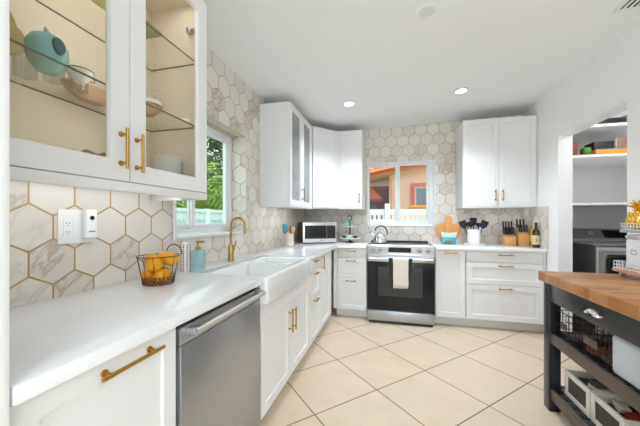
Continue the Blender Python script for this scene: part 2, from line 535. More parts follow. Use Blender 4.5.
struct(MB().box(-1.6, 3.1, YN, 4.3, -0.12, 0.0).build('floor', M['floor'], smooth=False))
cb = MB()
cb.prism([(-1.6, zc(-1.6)), (3.1, zc(3.1)), (3.1, zc(3.1) + 0.16), (-1.6, zc(-1.6) + 0.16)], YN, 4.3, 'y')
struct(cb.build('ceiling', M['ceil'], smooth=False))

# sink wall with its window opening
WY0, WY1, WZ0, WZ1 = 1.477, 2.347, 1.100, 1.984
w = MB()
TH = 0.24
def wl(y0, y1, z0, z1):
    w.box(LW - TH, LW, y0, y1, z0, z1)
wl(YN, WY0, 0, 2.475); wl(WY1, BW + TH, 0, 2.475); wl(WY0, WY1, 0, WZ0); wl(WY0, WY1, WZ1, 2.475)
struct(w.build('wall_left', M['tile'], smooth=False))
# range wall with its window opening
BX0, BX1, BZ0, BZ1 = -0.344, 0.530, 1.140, 2.013
w = MB()
w.box(LW, BX0, BW, BW + TH, 0, 2.565); w.box(BX1, RW + 0.12, BW, BW + TH, 0, 2.565)
w.box(BX0, BX1, BW, BW + TH, 0, BZ0); w.box(BX0, BX1, BW, BW + TH, BZ1, 2.565)
struct(w.build('wall_back', M['tile'], smooth=False))
# laundry wall with the open doorway
OY0, OY1, OZ = 2.439, 3.290, 2.045
w = MB()
w.box(RW, RW + 0.12, YN, OY0, 0, 2.556); w.box(RW, RW + 0.12, OY1, BW, 0, 2.556); w.box(RW, RW + 0.12, OY0, OY1, OZ, 2.556)
struct(w.build('wall_right', M['wall'], smooth=False))
w = MB()
w.box(RW + 0.12, 3.0, BW + 0.04, BW + 0.14, 0, 2.6); w.box(2.9, 3.0, 2.2, BW + 0.04, 0, 2.6); w.box(RW + 0.12, 2.9, 2.2, 2.3, 0, 2.6)
struct(w.build('wall_laundry', M['wall'], smooth=False))
struct(MB().box(RW - 0.006, RW - 0.0005, 3.462, BW - 0.002, 0.916, 1.362).build('trim_1', M['tile'], smooth=False))
struct(MB().box(RW - 0.014, RW - 0.0005, 0.0, OY0 - 0.002, 0.001, 0.11, 0.004).box(RW - 0.014, RW - 0.0005, OY1 + 0.002, 3.49, 0.001, 0.11, 0.004).build('baseboard_right', M['wall']))

# ---- window_1: sliding window over the sink
wr = thing('window_1', 'white sliding window over the sink', 'window', (LW, WY0, WZ0)); wr['kind'] = 'structure'
wy, wz = WY1 - WY0, WZ1 - WZ0
fx0, fx1 = -0.215, -0.148
def ring(mb, x0, x1, y0, y1, z0, z1, t, tb=None):
    tb = tb or t
    mb.box(x0, x1, y0, y0 + t, z0, z1, 0.003); mb.box(x0, x1, y1 - t, y1, z0, z1, 0.003)
    mb.box(x0, x1, y0 + t, y1 - t, z0, z0 + tb, 0.003); mb.box(x0, x1, y0 + t, y1 - t, z1 - t, z1, 0.003)
    return mb
struct(ring(MB(), fx0, fx1, 0.001, wy - 0.001, 0.026, wz - 0.001, 0.04, 0.03).build('frame', M['vinyl'], wr))
def sash(x0, x1, y0, y1):
    s = struct(ring(MB(), x0, x1, y0, y1, 0.057, wz - 0.042, 0.032).build('sash', M['vinyl'], wr))
    p = struct(MB().box((x0 + x1) / 2 - 0.003, (x0 + x1) / 2 + 0.003, y0 + 0.03, y1 - 0.03, 0.085, wz - 0.07).build('pane', M['glass'], s))
    return s
sash(-0.206, -0.184, 0.042, 0.38)
sash(-0.180, -0.158, 0.35, wy - 0.042)
struct(MB().box(-0.146, 0.016, -0.0, wy, 0.0015, 0.024, 0.004).build('sill', M['quartz'], wr))
struct(MB().box(LW + 0.0008, LW + 0.010, WY0 - 0.026, WY0 - 0.002, WZ0 - 0.004, WZ1 + 0.02, 0.002).build('trim_2', M['vinyl']))

# ---- window_2: sliding window behind the range
wr = thing('window_2', 'white sliding window behind the range', 'window', (BX0, BW, BZ0)); wr['kind'] = 'structure'
wx, wz = BX1 - BX0, BZ1 - BZ0
def ringx(mb, x0, x1, y0, y1, z0, z1, t, tb=None):
    tb = tb or t
    mb.box(x0, x0 + t, y0, y1, z0, z1, 0.003); mb.box(x1 - t, x1, y0, y1, z0, z1, 0.003)
    mb.box(x0 + t, x1 - t, y0, y1, z0, z0 + tb, 0.003); mb.box(x0 + t, x1 - t, y0, y1, z1 - t, z1, 0.003)
    return mb
f_ = MB()
f_.box(0.001, 0.009, 0.014, 0.085, 0.001, wz - 0.001, 0.002); f_.box(wx - 0.062, wx - 0.001, 0.014, 0.085, 0.001, wz - 0.001, 0.003)
f_.box(0.009, wx - 0.062, 0.014, 0.085, 0.001, 0.058, 0.003); f_.box(0.009, wx - 0.062, 0.014, 0.085, wz - 0.022, wz - 0.001, 0.003)
struct(f_.build('frame', M['vinyl'], wr))
struct(ringx(MB(), -0.012, wx + 0.012, -0.008, -0.0005, -0.012, wz + 0.012, 0.013).build('casing', M['vinyl'], wr))
for (x0, x1, y0, tl, tr) in ((0.0095, 0.425, 0.052, 0.006, 0.045), (0.372, wx - 0.0625, 0.022, 0.066, 0.026)):
    f_ = MB()
    za, zb_ = 0.0585, wz - 0.0225
    f_.box(x0, x0 + tl, y0, y0 + 0.024, za, zb_, 0.002); f_.box(x1 - tr, x1, y0, y0 + 0.024, za, zb_, 0.002)
    f_.box(x0 + tl, x1 - tr, y0, y0 + 0.024, za, za + 0.026, 0.002); f_.box(x0 + tl, x1 - tr, y0, y0 + 0.024, zb_ - 0.018, zb_, 0.002)
    s = struct(f_.build('sash', M['vinyl'], wr))
    struct(MB().box(x0 + tl - 0.003, x1 - tr + 0.003, y0 + 0.009, y0 + 0.015, za + 0.022, zb_ - 0.014).build('pane', M['glass'], s))
lin = MB()
lin.box(0.0005, 0.004, 0.001, 0.0135, 0.004, wz - 0.004); lin.box(wx - 0.004, wx - 0.0005, 0.001, 0.0135, 0.004, wz - 0.004)
lin.box(0.0005, wx - 0.0005, 0.001, 0.0135, 0.0005, 0.004); lin.box(0.0005, wx - 0.0005, 0.001, 0.0135, wz - 0.004, wz - 0.0005)
struct(lin.build('reveal_lining', M['vinyl'], wr))

# ================================================================== CABINETS
def shaker(w, h, stile=0.057, t=0.02, glass=False, top=None):
    """door in its own frame: x 0..w, z 0..h, front at y=-t, back at y=0"""
    mb = MB(); bm = mb.bm
    def rect(ix, iz, y):
        return [bm.verts.new(p) for p in ((ix, y, iz), (w - ix, y, iz), (w - ix, y, h - iz), (ix, y, h - iz))]
    e = 0.0015
    loops = [rect(0, 0, 0), rect(0, 0, -t + e), rect(e, e, -t), rect(stile, stile, -t), rect(stile + 0.004, stile + 0.004, -t + 0.009)]
    if glass:
        loops.append(rect(stile + 0.004, stile + 0.004, 0))
    for A, B in zip(loops, loops[1:]):
        for k in range(4):
            bm.faces.new((A[k], A[(k + 1) % 4], B[(k + 1) % 4], B[k]))
    if glass:
        A, B = loops[-1], loops[0]
        for k in range(4):
            bm.faces.new((A[k], A[(k + 1) % 4], B[(k + 1) % 4], B[k]))
    else:
        bm.faces.new(loops[-1]); bm.faces.new(loops[0][::-1])
    return mb

def slab(w, h, t=0.02):
    return MB().box(0, w, -t, 0, 0, h, 0.002)

def pull_mb(p0, p1, out, off=0.03, r=0.0055):
    """bar pull between two points on a door face, standing off along 'out'"""
    p0, p1, out = Vector(p0), Vector(p1), Vector(out)
    d = (p1 - p0).normalized()
    mb = MB()
    mb.cyl(p0 + out * off, p1 + out * off, r, seg=12)
    ins = (p1 - p0).length * 0.14
    for q in (p0 + d * ins, p1 - d * ins):
        mb.cyl(q, q + out * off, r * 0.75, seg=10)
        mb.cyl(q, q + out * 0.004, r * 1.7, seg=14)
    return mb

def front(root, name, x, z, w, h, kind='shaker', pull=None, pm='brass', y=0.0, pl=0.15, handle='handle', stile=0.057, glass_m=None):
    mb = slab(w, h) if kind == 'slab' else shaker(w, h, stile, glass=(kind == 'glass'))
    d = mb.build(name, M['cab'], root, (x, y, z))
    if kind == 'glass':
        MB().box(stile - 0.006, w - stile + 0.006, -0.008, -0.003, stile - 0.006, h - stile + 0.006).build('pane', glass_m or M['cab_glass'], d)
    if pull:
        o, px, pz = pull
        if o == 'h':
            pull_mb((px - pl / 2, -0.02, pz), (px + pl / 2, -0.02, pz), (0, -1, 0)).build(handle, M[pm], d)
        else:
            pull_mb((px, -0.02, pz - pl / 2), (px, -0.02, pz + pl / 2), (0, -1, 0)).build(handle, M[pm], d)
    return d

def base_box(root, w, d, h=0.872, toe=0.105, toe_in=0.075, closed_left=True):
    MB().box(0, w, 0.0005, d, toe, h).build('carcass', M['cab'], root)
    MB().box(0, w, toe_in, toe_in + 0.015, 0.001, toe - 0.001).build('toe_kick', M['toe'], root)

FX = -0.725        # carcass front of the sink run (door faces stand 2 cm proud)
DB = 0.570         # base depth on the sink run
def left_base(name, label, y0, y1, group=None):
    r = thing(name, label, 'cabinet', (FX, y0, 0), pi / 2, group)
    base_box(r, y1 - y0 - 0.001, DB)
    return r
G = 'white base cabinets'
# tall pantry whose edge shows at the far left
r = thing('pantry_cabinet', 'tall white pantry cabinet at the left edge of the photo', 'cabinet', (-0.70, -0.30, 0), pi / 2)
MB().box(0, 0.64, 0.0, 0.59, 0.105, 2.38).build('carcass', M['cab'], r)
MB().box(0.646, 0.664, -0.02, 0.59, 0.002, 2.38, 0.002).build('side_panel', M['cab'], r)
MB().box(0, 0.64, 0.07, 0.085, 0.002, 0.103).build('toe_kick', M['toe'], r)
front(r, 'door', 0.004, 0.11, 0.636, 1.47, pull=('v', 0.05, 1.25))
front(r, 'door', 0.004, 1.592, 0.636, 0.785, pull=('v', 0.05, 0.12))

r = left_base('pull_out_cabinet', 'white pull-out base cabinet with brass bar left of the dishwasher', 0.368, 0.812, G)
front(r, 'door', 0.004, 0.112, 0.432, 0.756, pull=('h', 0.255, 0.725), pl=0.19, stile=0.052)

r = left_base('sink_base_cabinet', 'white two-door base cabinet under the farmhouse sink', 1.425, 2.388, G)
bpy.data.objects.remove(r.children[0])
MB().box(0, 0.962, 0.0005, DB, 0.105, 0.62).build('carcass', M['cab'], r)
MB().box(-0.001, 0.016, -0.018, 0.05, 0.621, 0.872).build('filler', M['cab'], r)
MB().box(0.86, 0.962, -0.018, 0.05, 0.621, 0.872).build('filler', M['cab'], r)
MB().box(0.017, 0.859, -0.018, 0.02, 0.625, 0.758).build('rail', M['cab'], r)
front(r, 'door', 0.018, 0.112, 0.46, 0.535, pull=('v', 0.43, 0.405), pl=0.16)
front(r, 'door', 0.482, 0.112, 0.46, 0.535, pull=('v', 0.03, 0.405), pl=0.16)

r = left_base('drawer_cabinet', 'narrow white three-drawer base cabinet right of the sink', 2.39, 2.752, G)
front(r, 'drawer', 0.004, 0.752, 0.354, 0.117, 'slab', ('h', 0.177, 0.085), pl=0.11)
front(r, 'drawer', 0.004, 0.505, 0.354, 0.243, pull=('h', 0.177, 0.216), pl=0.11, stile=0.05)
front(r, 'drawer', 0.004, 0.112, 0.354, 0.389, pull=('h', 0.177, 0.362), pl=0.11, stile=0.05)

r = left_base('corner_base_cabinet', 'white one-door base cabinet beside the inside corner', 2.754, 3.30, G)
front(r, 'door', 0.004, 0.112, 0.44, 0.757, pull=('v', 0.05, 0.675), pl=0.15)
MB().box(0.446, 0.545, -0.018, -0.0005, 0.112, 0.87).build('filler', M['cab'], r)

FY = 3.52
DBB = 0.574
def back_base(name, label, x0, x1, group=G):
    r = thing(name, label, 'cabinet', (x0, FY, 0), 0, group)
    base_box(r, x1 - x0 - 0.001, DBB)
    return r
r = back_base('drawer_cabinet', 'white three-drawer base cabinet left of the range', -0.70, -0.31)
W_ = 0.389
MB().box(-0.024, 0.028, -0.019, -0.0005, 0.112, 0.87).build('filler', M['cab'], r)
for z, h, k in ((0.752, 0.117, 'slab'), (0.505, 0.243, 'shaker'), (0.112, 0.389, 'shaker')):
    front(r, 'drawer', 0.032, z, W_ - 0.036, h, k, ('h', 0.165, h - 0.033), pl=0.13, stile=0.05)
r = back_base('pull_out_cabinet', 'narrow white pull-out base cabinet right of the range', 0.474, 0.792)
front(r, 'door', 0.004, 0.112, 0.309, 0.757, pull=('h', 0.157, 0.735), pl=0.14, stile=0.055)
r = back_base('drawer_cabinet', 'wide white three-drawer base cabinet below the knife blocks', 0.794, 1.566)
for z, h, k in ((0.752, 0.117, 'slab'), (0.505, 0.243, 'shaker'), (0.112, 0.389, 'shaker')):
    front(r, 'drawer', 0.004, z, 0.742, h, k, ('h', 0.385, h - 0.033), pl=0.15, stile=0.055)
MB().box(0.752, 0.771, -0.012, -0.0005, 0.112, 0.87).build('filler', M['cab'], r)

# ---- worktops
w = MB()
w.prism([(LW + .002, .368), (-.68, .368), (-.68, 1.417), (-1.105, 1.417), (-1.105, 2.278), (-.68, 2.278), (-.68, 3.47), (-.307, 3.47), (-.307, BW - .003), (LW + .002, BW - .003)], 0.874, 0.914, 'z', 0.006)
tag(w.build('worktop', M['quartz']), 'long white quartz worktop running along the window wall around the sink', 'countertop', 'white quartz worktops')
w = MB().box(0.470, RW - .008, 3.47, BW - .003, 0.874, 0.914, 0.006)
tag(w.build('worktop', M['quartz']), 'short white quartz worktop between the range and the laundry wall', 'countertop', 'white quartz worktops')

# ---- upper cabinets
G2 = 'white wall cabinets'
UT, UB = 2.378, 1.362
# near glass cabinet on the sink wall
cy0, cy1, cd = 0.366, 1.306, 0.327
r = thing('glass_front_cabinet', 'white glass-front wall cabinet full of dishes at upper left', 'cabinet', (LW + 0.003 + cd, cy0, UB), pi / 2, G2)
cw = cy1 - cy0; ch = UT - UB
MB().box(0, 0.018, 0.0005, cd, 0, ch).box(cw - 0.018, cw, 0.0005, cd, 0, ch).box(0.018, cw - 0.018, 0.0005, cd, ch - 0.018, ch).box(0.018, cw - 0.018, 0.0005, cd, 0, 0.018).build('carcass', M['cab'], r)
lin = MB().box(0.0182, cw - 0.0182, cd - 0.010, cd - 0.001, 0.0182, ch - 0.0182)
lin.box(0.0182, 0.0215, 0.022, cd - 0.011, 0.0182, ch - 0.0182).box(cw - 0.0215, cw - 0.0182, 0.022, cd - 0.011, 0.0182, ch - 0.0182)
lin.box(0.022, cw - 0.022, 0.022, cd - 0.011, 0.0182, 0.0215).box(0.022, cw - 0.022, 0.022, cd - 0.011, ch - 0.0215, ch - 0.0182)
lin.build('lining', M['cab_in'], r)
holes = MB()
for yy in (0.035, cd - 0.035):
    for k in range(26):
        holes.cyl((cw - 0.0217, yy, 0.06 + k * 0.034), (cw - 0.0214, yy, 0.06 + k * 0.034), 0.003, seg=8)
holes.build('shelf_pin_holes', M['shelf_edge'], r)['kind'] = 'stuff'
MB().cyl((cw - 0.03, 0.03, 0.85), (cw - 0.03, 0.06, 0.85), 0.014, seg=14).box(cw - 0.045, cw - 0.022, 0.05, 0.075, 0.835, 0.865, 0.003).build('hinge', M['steel'], r)
MB().box(0, cw, -0.022, 0.0, -0.036, -0.0008, 0.004).box(cw - 0.02, cw, 0.0005, cd - 0.002, -0.036, -0.0008, 0.004).build('light_rail', M['cab'], r)
dw2 = cw / 2 - 0.003
front(r, 'door', 0.002, 0.002, cw / 2 + 0.012, ch - 0.03, 'glass', ('v', cw / 2 + 0.012 - 0.036, 0.115), pl=0.145, stile=0.072)
front(r, 'door', cw / 2 + 0.017, 0.002, cw / 2 - 0.019, ch - 0.03, 'glass', ('v', 0.026, 0.11), pl=0.145, stile=0.068)
for sz in (1.703 - UB, 2.037 - UB):
    sh = MB().box(0.024, cw - 0.024, 0.024, cd - 0.012, sz, sz + 0.006).build('glass_shelf', M['shelf_glass'], r)
    MB().box(0.024, cw - 0.024, 0.0215, 0.0238, sz, sz + 0.006).box(0.0242, cw - 0.0242, cd - 0.0118, cd - 0.0105, sz, sz + 0.006).box(cw - 0.0238, cw - 0.0222, 0.024, cd - 0.012, sz, sz + 0.006).build('shelf_edge', M['shelf_edge'], sh)

light('under_cabinet_fill', 'AREA', (-1.10, 0.84, UB - 0.02), (0, radians(42), 0), 0.65, (0.93, 0.97, 1.0), shape='RECTANGLE', size=0.05, size_y=0.86)  # added fill lamp, brightens the tile under the near cabinet
light('cabinet_stile_fill', 'AREA', (-0.994, 0.868, 1.88), (0, radians(90), 0), 0.75, (1.0, 0.97, 0.93), shape='RECTANGLE', size=0.8, size_y=0.03)  # added fill hidden behind the centre stile, brightens the cabinet inside
light('cabinet_top_fill', 'AREA', (-1.06, 0.84, UT - 0.03), (0, 0, 0), 0.75, (1.0, 0.97, 0.93), shape='RECTANGLE', size=0.04, size_y=0.8)  # added fill at the cabinet top, lifts the dishes from above

# far glass cabinet on the sink wall
r = thing('glass_front_cabinet', 'white wall cabinet with two narrow hazy glass doors right of the sink window', 'cabinet', (-0.99, 2.61, UB), pi / 2, G2)
cw = 0.775; cd = 0.306
MB().box(0, 0.018, 0.0005, cd, 0, ch).box(cw - 0.018, cw, 0.0005, cd, 0, ch).box(0.018, cw - 0.018, 0.0005, cd, ch - 0.018, ch).box(0.018, cw - 0.018, 0.0005, cd, 0, 0.018).box(0.018, cw - 0.018, cd - 0.01, cd, 0.018, ch - 0.018).build('carcass', M['cab'], r)
for sz in (0.34, 0.66):
    MB().box(0.019, cw - 0.019, 0.02, cd - 0.012, sz, sz + 0.008).build('glass_shelf', M['shelf_glass'], r)
MB().box(0, cw, -0.02, 0.0, -0.014, -0.0008, 0.003).box(0, 0.02, 0.0005, cd - 0.002, -0.014, -0.0008, 0.003).build('light_rail', M['cab'], r)
front(r, 'door', 0.002, 0.002, cw / 2 - 0.003, ch - 0.004, 'glass', ('v', cw / 2 - 0.03, 0.135), 'gun', pl=0.14, glass_m=M['seeded'])
front(r, 'door', cw / 2 + 0.001, 0.002, cw / 2 - 0.003, ch - 0.004, 'glass', None, glass_m=M['seeded'])

# diagonal corner cabinet
p0, p1 = Vector((-0.985, 3.40)), Vector((-0.70, 3.715))
dv = (p1 - p0); L_ = dv.length; ang = math.atan2(dv.y, dv.x)
r = thing('corner_wall_cabinet', 'white diagonal one-door wall cabinet filling the inside corner', 'cabinet', (p0.x, p0.y, UB), ang, G2)
inv = Matrix.Rotation(-ang, 2)
pts = [inv @ (Vector(q) - p0) for q in ((-0.99, 3.395), (-0.703, 3.712), (-0.703, BW - 0.003), (LW + 0.003, BW - 0.003), (LW + 0.003, 3.395))]
ch2 = 2.388 - UB
MB().prism([(p.x, p.y) for p in pts], 0, ch2, 'z').build('carcass', M['cab'], r)
front(r, 'door', 0.012, 0.014, L_ - 0.024, ch2 - 0.018, pull=None, y=-0.004)

light('under_cabinet_fill', 'AREA', (-1.13, 3.0, UB - 0.003), (0, 0, 0), 0.8, (0.93, 0.97, 1.0), shape='RECTANGLE', size=0.05, size_y=0.7)  # added fill lamp below the far glass cabinet
light('under_cabinet_fill', 'AREA', (1.19, 3.96, UB - 0.003), (0, 0, 0), 0.25, (0.93, 0.97, 1.0), shape='RECTANGLE', size=0.7, size_y=0.05)  # added fill lamp below the right wall cabinet

def back_upper(name, label, x0, x1, ztop, doors, pulls, pm='brass'):
    d = 0.374
    r = thing(name, label, 'cabinet', (x0, 3.722, UB), 0, G2)
    w, h = x1 - x0, ztop - UB
    MB().box(0, w, 0.0005, d, 0, h).build('carcass', M['cab'], r)
    n = doors; dwid = (w - 0.004 - 0.003 * (n - 1)) / n
    for i in range(n):
        front(r, 'door', 0.002 + i * (dwid + 0.003), 0.016, dwid, h - 0.02, pull=('v', pulls[i] * dwid + (0.036 if pulls[i] == 0 else -0.036), 0.125), pm=pm, pl=0.13)
    MB().box(0, w, -0.02, -0.0005, 0.0, 0.013, 0.002).build('light_rail', M['cab'], r)
    return r
back_upper('wall_cabinet', 'white single-door wall cabinet left of the range window', -0.698, -0.385, 2.392, 1, [1], 'gun')
r = back_upper('wall_cabinet', 'white double-door wall cabinet over the knife blocks', 0.806, 1.568, 2.404, 2, [1, 0])

# ================================================================== SINK, FAUCET
def grid_sink():
    xs = [-1.102, -1.062, -0.715, -0.662]
    ys = [1.420, 1.462, 1.955, 1.990, 2.235, 2.275]
    zt, zb, zo = 0.905, 0.777, 0.763
    mb = MB(); bm = mb.bm
    cell = lambda i, j: i == 1 and j in (1, 3)
    vt = {}
    def V(x, y, z):
        k = (round(x, 4), round(y, 4), round(z, 4))
        if k not in vt:
            vt[k] = bm.verts.new(k)
        return vt[k]
    def F(*p):
        bm.faces.new([V(*q) for q in p])
    for i in range(3):
        for j in range(5):
            x0, x1, y0, y1 = xs[i], xs[i + 1], ys[j], ys[j + 1]
            if not cell(i, j):
                F((x0, y0, zt), (x1, y0, zt), (x1, y1, zt), (x0, y1, zt))
            else:
                F((x0, y0, zb), (x1, y0, zb), (x1, y1, zb), (x0, y1, zb))
                for a, b in (((x0, y0), (x1, y0)), ((x1, y0), (x1, y1)), ((x1, y1), (x0, y1)), ((x0, y1), (x0, y0))):
                    F((*a, zt), (*b, zt), (*b, zb), (*a, zb))
    for i in range(3):
        F((xs[i], ys[0], zt), (xs[i + 1], ys[0], zt), (xs[i + 1], ys[0], zo), (xs[i], ys[0], zo))
        F((xs[i], ys[-1], zt), (xs[i + 1], ys[-1], zt), (xs[i + 1], ys[-1], zo), (xs[i], ys[-1], zo))
    for j in range(5):
        F((xs[0], ys[j], zt), (xs[0], ys[j + 1], zt), (xs[0], ys[j + 1], zo), (xs[0], ys[j], zo))
        F((xs[-1], ys[j], zt), (xs[-1], ys[j + 1], zt), (xs[-1], ys[j + 1], zo), (xs[-1], ys[j], zo))
    F(*[(x, ys[0], zo) for x in xs], *[(xs[-1], y, zo) for y in ys[1:]], *[(x, ys[-1], zo) for x in xs[::-1][1:]], *[(xs[0], y, zo) for y in ys[::-1][1:-1]])
    bmesh.ops.recalc_face_normals(bm, faces=bm.faces[:])
    es = [e for e in bm.edges if len(e.link_faces) == 2 and e.calc_face_angle(0) > 0.5]
    bmesh.ops.bevel(bm, geom=es, offset=0.010, segments=3, affect='EDGES', profile=0.5)
    return mb
mb = grid_sink()
r = thing('farmhouse_sink', 'white double-bowl farmhouse sink with apron front under the window', 'sink', (-0.88, 1.85, 0.763))
mb.build('basin', M['porcelain'], r, (0.88, -1.85, -0.763))
for y in (1.71, 2.11):
    MB().lathe([(0, 0.004), (0.028, 0.004), (0.042, 0.002), (0.045, 0.0)], (-0.0, y - 1.85, 0.0145), 24).build('drain', M['steel_h'], r)

r = thing('faucet', 'satin brass gooseneck faucet behind the sink', 'faucet', (-1.168, 1.885, 0.9145), radians(10))
MB().lathe([(0, 0), (0.025, 0), (0.025, 0.004), (0.0205, 0.006), (0.0205, 0.118), (0.018, 0.122), (0, 0.122)], (0, 0, 0), 24).build('base', M['brass_s'], r)
pts = [(0, 0, 0.1225), (0, 0, 0.255)]
for k in range(1, 15):
    a = pi - k * pi * 1.06 / 14
    pts.append((0.052 + 0.052 * cos(a), 0, 0.265 + 0.057 * sin(a)))
pts += [(0.106, 0, 0.225)]
MB().tube(pts, 0.0098, 14).cyl((0.106, 0, 0.232), (0.107, 0, 0.207), 0.0118, seg=16).build('spout', M['brass_s'], r)
MB().cyl((0.0, 0.020, 0.085), (0.0, 0.052, 0.085), 0.013, seg=16).tube([(0, 0.046, 0.085), (0.012, 0.050, 0.115), (0.02, 0.052, 0.145)], 0.005, 10).build('lever', M['brass_s'], r)

# ================================================================== DISHWASHER
r = thing('dishwasher', 'stainless steel dishwasher under the left worktop beside the sink', 'dishwasher', (-0.722, 0.815, 0), pi / 2)
dwid = 0.606
MB().box(0.003, dwid - 0.003, 0.001, 0.50, 0.06, 0.868).build('tub', M['black'], r)
MB().box(0.004, dwid - 0.004, -0.024, 0.0, 0.105, 0.79, 0.003).build('door', M['steel'], r)
MB().box(0.004, dwid - 0.004, -0.022, 0.0, 0.792, 0.852, 0.003).build('control_strip', M['steel'], r)
h_ = MB().cyl((0.035, -0.062, 0.838), (dwid - 0.035, -0.062, 0.838), 0.0095, seg=18)
h_.build('handle', M['steel_h'], r)
for x in (0.045, dwid - 0.045):
    MB().box(x - 0.02, x + 0.02, -0.064, -0.0225, 0.822, 0.848, 0.006).build('handle_bracket', M['steel'], r)
MB().box(0.004, dwid - 0.004, 0.05, 0.06, 0.001, 0.058).build('toe_kick', M['black'], r)

# ================================================================== RANGE
r = thing('range', 'stainless steel slide-in electric range with black glass oven door', 'range', (-0.298, 3.445, 0))
rw = 0.756
MB().box(0.002, rw - 0.002, 0.001, 0.645, 0.03, 0.905).build('body', M['steel'], r)
MB().box(0.0, rw, 0.045, 0.645, 0.9055, 0.918, 0.003).build('cooktop', M['black_glass'], r)
MB().box(0.0, rw, 0.625, 0.645, 0.9185, 0.932, 0.003).build('rear_trim', M['black'], r)
MB().prism([(-0.038, 0.812), (0.002, 0.808), (0.002, 0.904), (0.044, 0.9045), (0.044, 0.926), (0.018, 0.926)], 0.0, rw, 'x', 0.003).build('control_panel', M['steel_h'], r)
# panel face slope: from (-0.038,0.812) to (0.018,0.926)
sl = Vector((0, 0.056, 0.114)).normalized(); nrm = Vector((0, -0.114, 0.056)).normalized()
def on_panel(x, s):
    return Vector((x, -0.038, 0.812)) + sl * s
dp = MB()
a_, b_ = on_panel(0.245, 0.032), on_panel(0.245, 0.104)
q = [a_, on_panel(0.50, 0.032), on_panel(0.50, 0.104), b_]
lo = [dp.bm.verts.new(p - nrm * 0.001) for p in q]; hi = [dp.bm.verts.new(p + nrm * 0.002) for p in q]
dp.bm.faces.new(lo[::-1]); dp.bm.faces.new(hi)
for k in range(4):
    dp.bm.faces.new((lo[k], lo[(k + 1) % 4], hi[(k + 1) % 4], hi[k]))
dp.build('display', M['black_glass'], r)
for x in (0.070, 0.158, 0.590, 0.688):
    c = on_panel(x, 0.064)
    kn = MB().cyl(c + nrm * 0.0005, c + nrm * 0.006, 0.029, seg=24).cyl(c + nrm * 0.006, c + nrm * 0.034, 0.024, 0.021, seg=24)
    kn.build('knob', M['steel'], r)
MB().box(0.004, rw - 0.004, -0.03, -0.0005, 0.162, 0.728, 0.004).build('oven_door', M['black_glass'], r)
MB().box(0.13, rw - 0.13, -0.0315, -0.0303, 0.33, 0.665).build('oven_window', M['grey_glass'], r)
MB().box(0.004, rw - 0.004, -0.032, -0.0005, 0.730, 0.788, 0.004).build('door_trim', M['steel_h'], r)
hd = MB().cyl((0.03, -0.075, 0.768), (rw - 0.03, -0.075, 0.768), 0.0115, seg=18)
for x in (0.05, rw - 0.05):
    hd.box(x - 0.012, x + 0.012, -0.075, -0.033, 0.759, 0.777, 0.004)
hd.build('handle', M['steel_h'], r)
MB().box(0.004, rw - 0.004, -0.028, -0.0005, 0.036, 0.152, 0.004).build('storage_drawer', M['steel'], r)
MB().box(0.02, rw - 0.02, 0.0, 0.03, 0.001, 0.029).build('plinth', M['black'], r)
for (x, y, rr) in ((0.18, 0.16, 0.09), (0.57, 0.16, 0.105), (0.19, 0.39, 0.075), (0.56, 0.39, 0.075)):
    MB().lathe([(rr - 0.003, 0.9182), (rr - 0.003, 0.9186), (rr, 0.9186), (rr, 0.9182), (rr - 0.003, 0.9182)], (x, y, 0), 40).build('burner_ring', M['grey_glass'], r)

# towel over the handle (and the dark mitt behind it)
def cloth_over_bar(x0, x1, y, zbar, rbar, zf, zb_, thick=0.004, wav=0.004, nx=24):
    mb = MB(); bm = mb.bm
    path = []
    n1 = 14
    for k in range(n1):
        t = k / (n1 - 1); path.append((y - rbar, zf + (zbar - zf) * t, 1 - t))
    for k in range(1, 8):
        a = pi - k * pi / 8; path.append((y + rbar * cos(a), zbar + rbar * sin(a), 0))
    for k in range(n1):
        t = k / (n1 - 1); path.append((y + rbar, zbar + (zb_ - zbar) * t, t))
    rows = []
    for (yy, zz, wgt) in path:
        rows.append([bm.verts.new((x0 + (x1 - x0) * i / nx + 0.002 * wgt * sin(zz * 40), yy - wav * wgt * (0.5 + 0.5 * sin(i * 0.9 + zz * 9)) * (1 if yy < y else -0.3), zz)) for i in range(nx + 1)])
    for A, B in zip(rows, rows[1:]):
        for i in range(nx):
            bm.faces.new((A[i], A[i + 1], B[i + 1], B[i]))
    bmesh.ops.recalc_face_normals(bm, faces=bm.faces[:])
    bmesh.ops.solidify(bm, geom=bm.faces[:], thickness=thick)
    return mb
by = 3.445 - 0.075
r = thing('dish_towel', 'cream fringed dish towel hanging over the oven door handle', 'towel', (0, 0, 0))
cloth_over_bar(0.002, 0.168, by, 0.768, 0.0155, 0.475, 0.60, 0.003).build('cloth', M['cream_cloth'], r)
fr = MB()
for k in range(26):
    x = 0.006 + k * 0.0063
    fr.tube([(x, by - 0.016, 0.478), (x + random.uniform(-.003, .003), by - 0.018, 0.456), (x + random.uniform(-.006, .006), by - 0.017, 0.436 + random.uniform(0, .008))], [0.0022, 0.003, 0.0016], 6)
fr.build('fringe', M['cream_cloth'], r)
w = cloth_over_bar(-0.048, -0.002, by, 0.768, 0.0155, 0.585, 0.62, 0.003, 0.006, 12)
tag(w.build('hanging_cloth', M['charcoal']), 'dark grey cloth hanging left of the cream towel on the oven handle', 'cloth', 'dark cloths on the oven handle')
w = cloth_over_bar(0.172, 0.212, by, 0.768, 0.0155, 0.62, 0.62, 0.003, 0.006, 12)
tag(w.build('hanging_cloth', M['charcoal']), 'dark grey cloth hanging right of the cream towel on the oven handle', 'cloth', 'dark cloths on the oven handle')

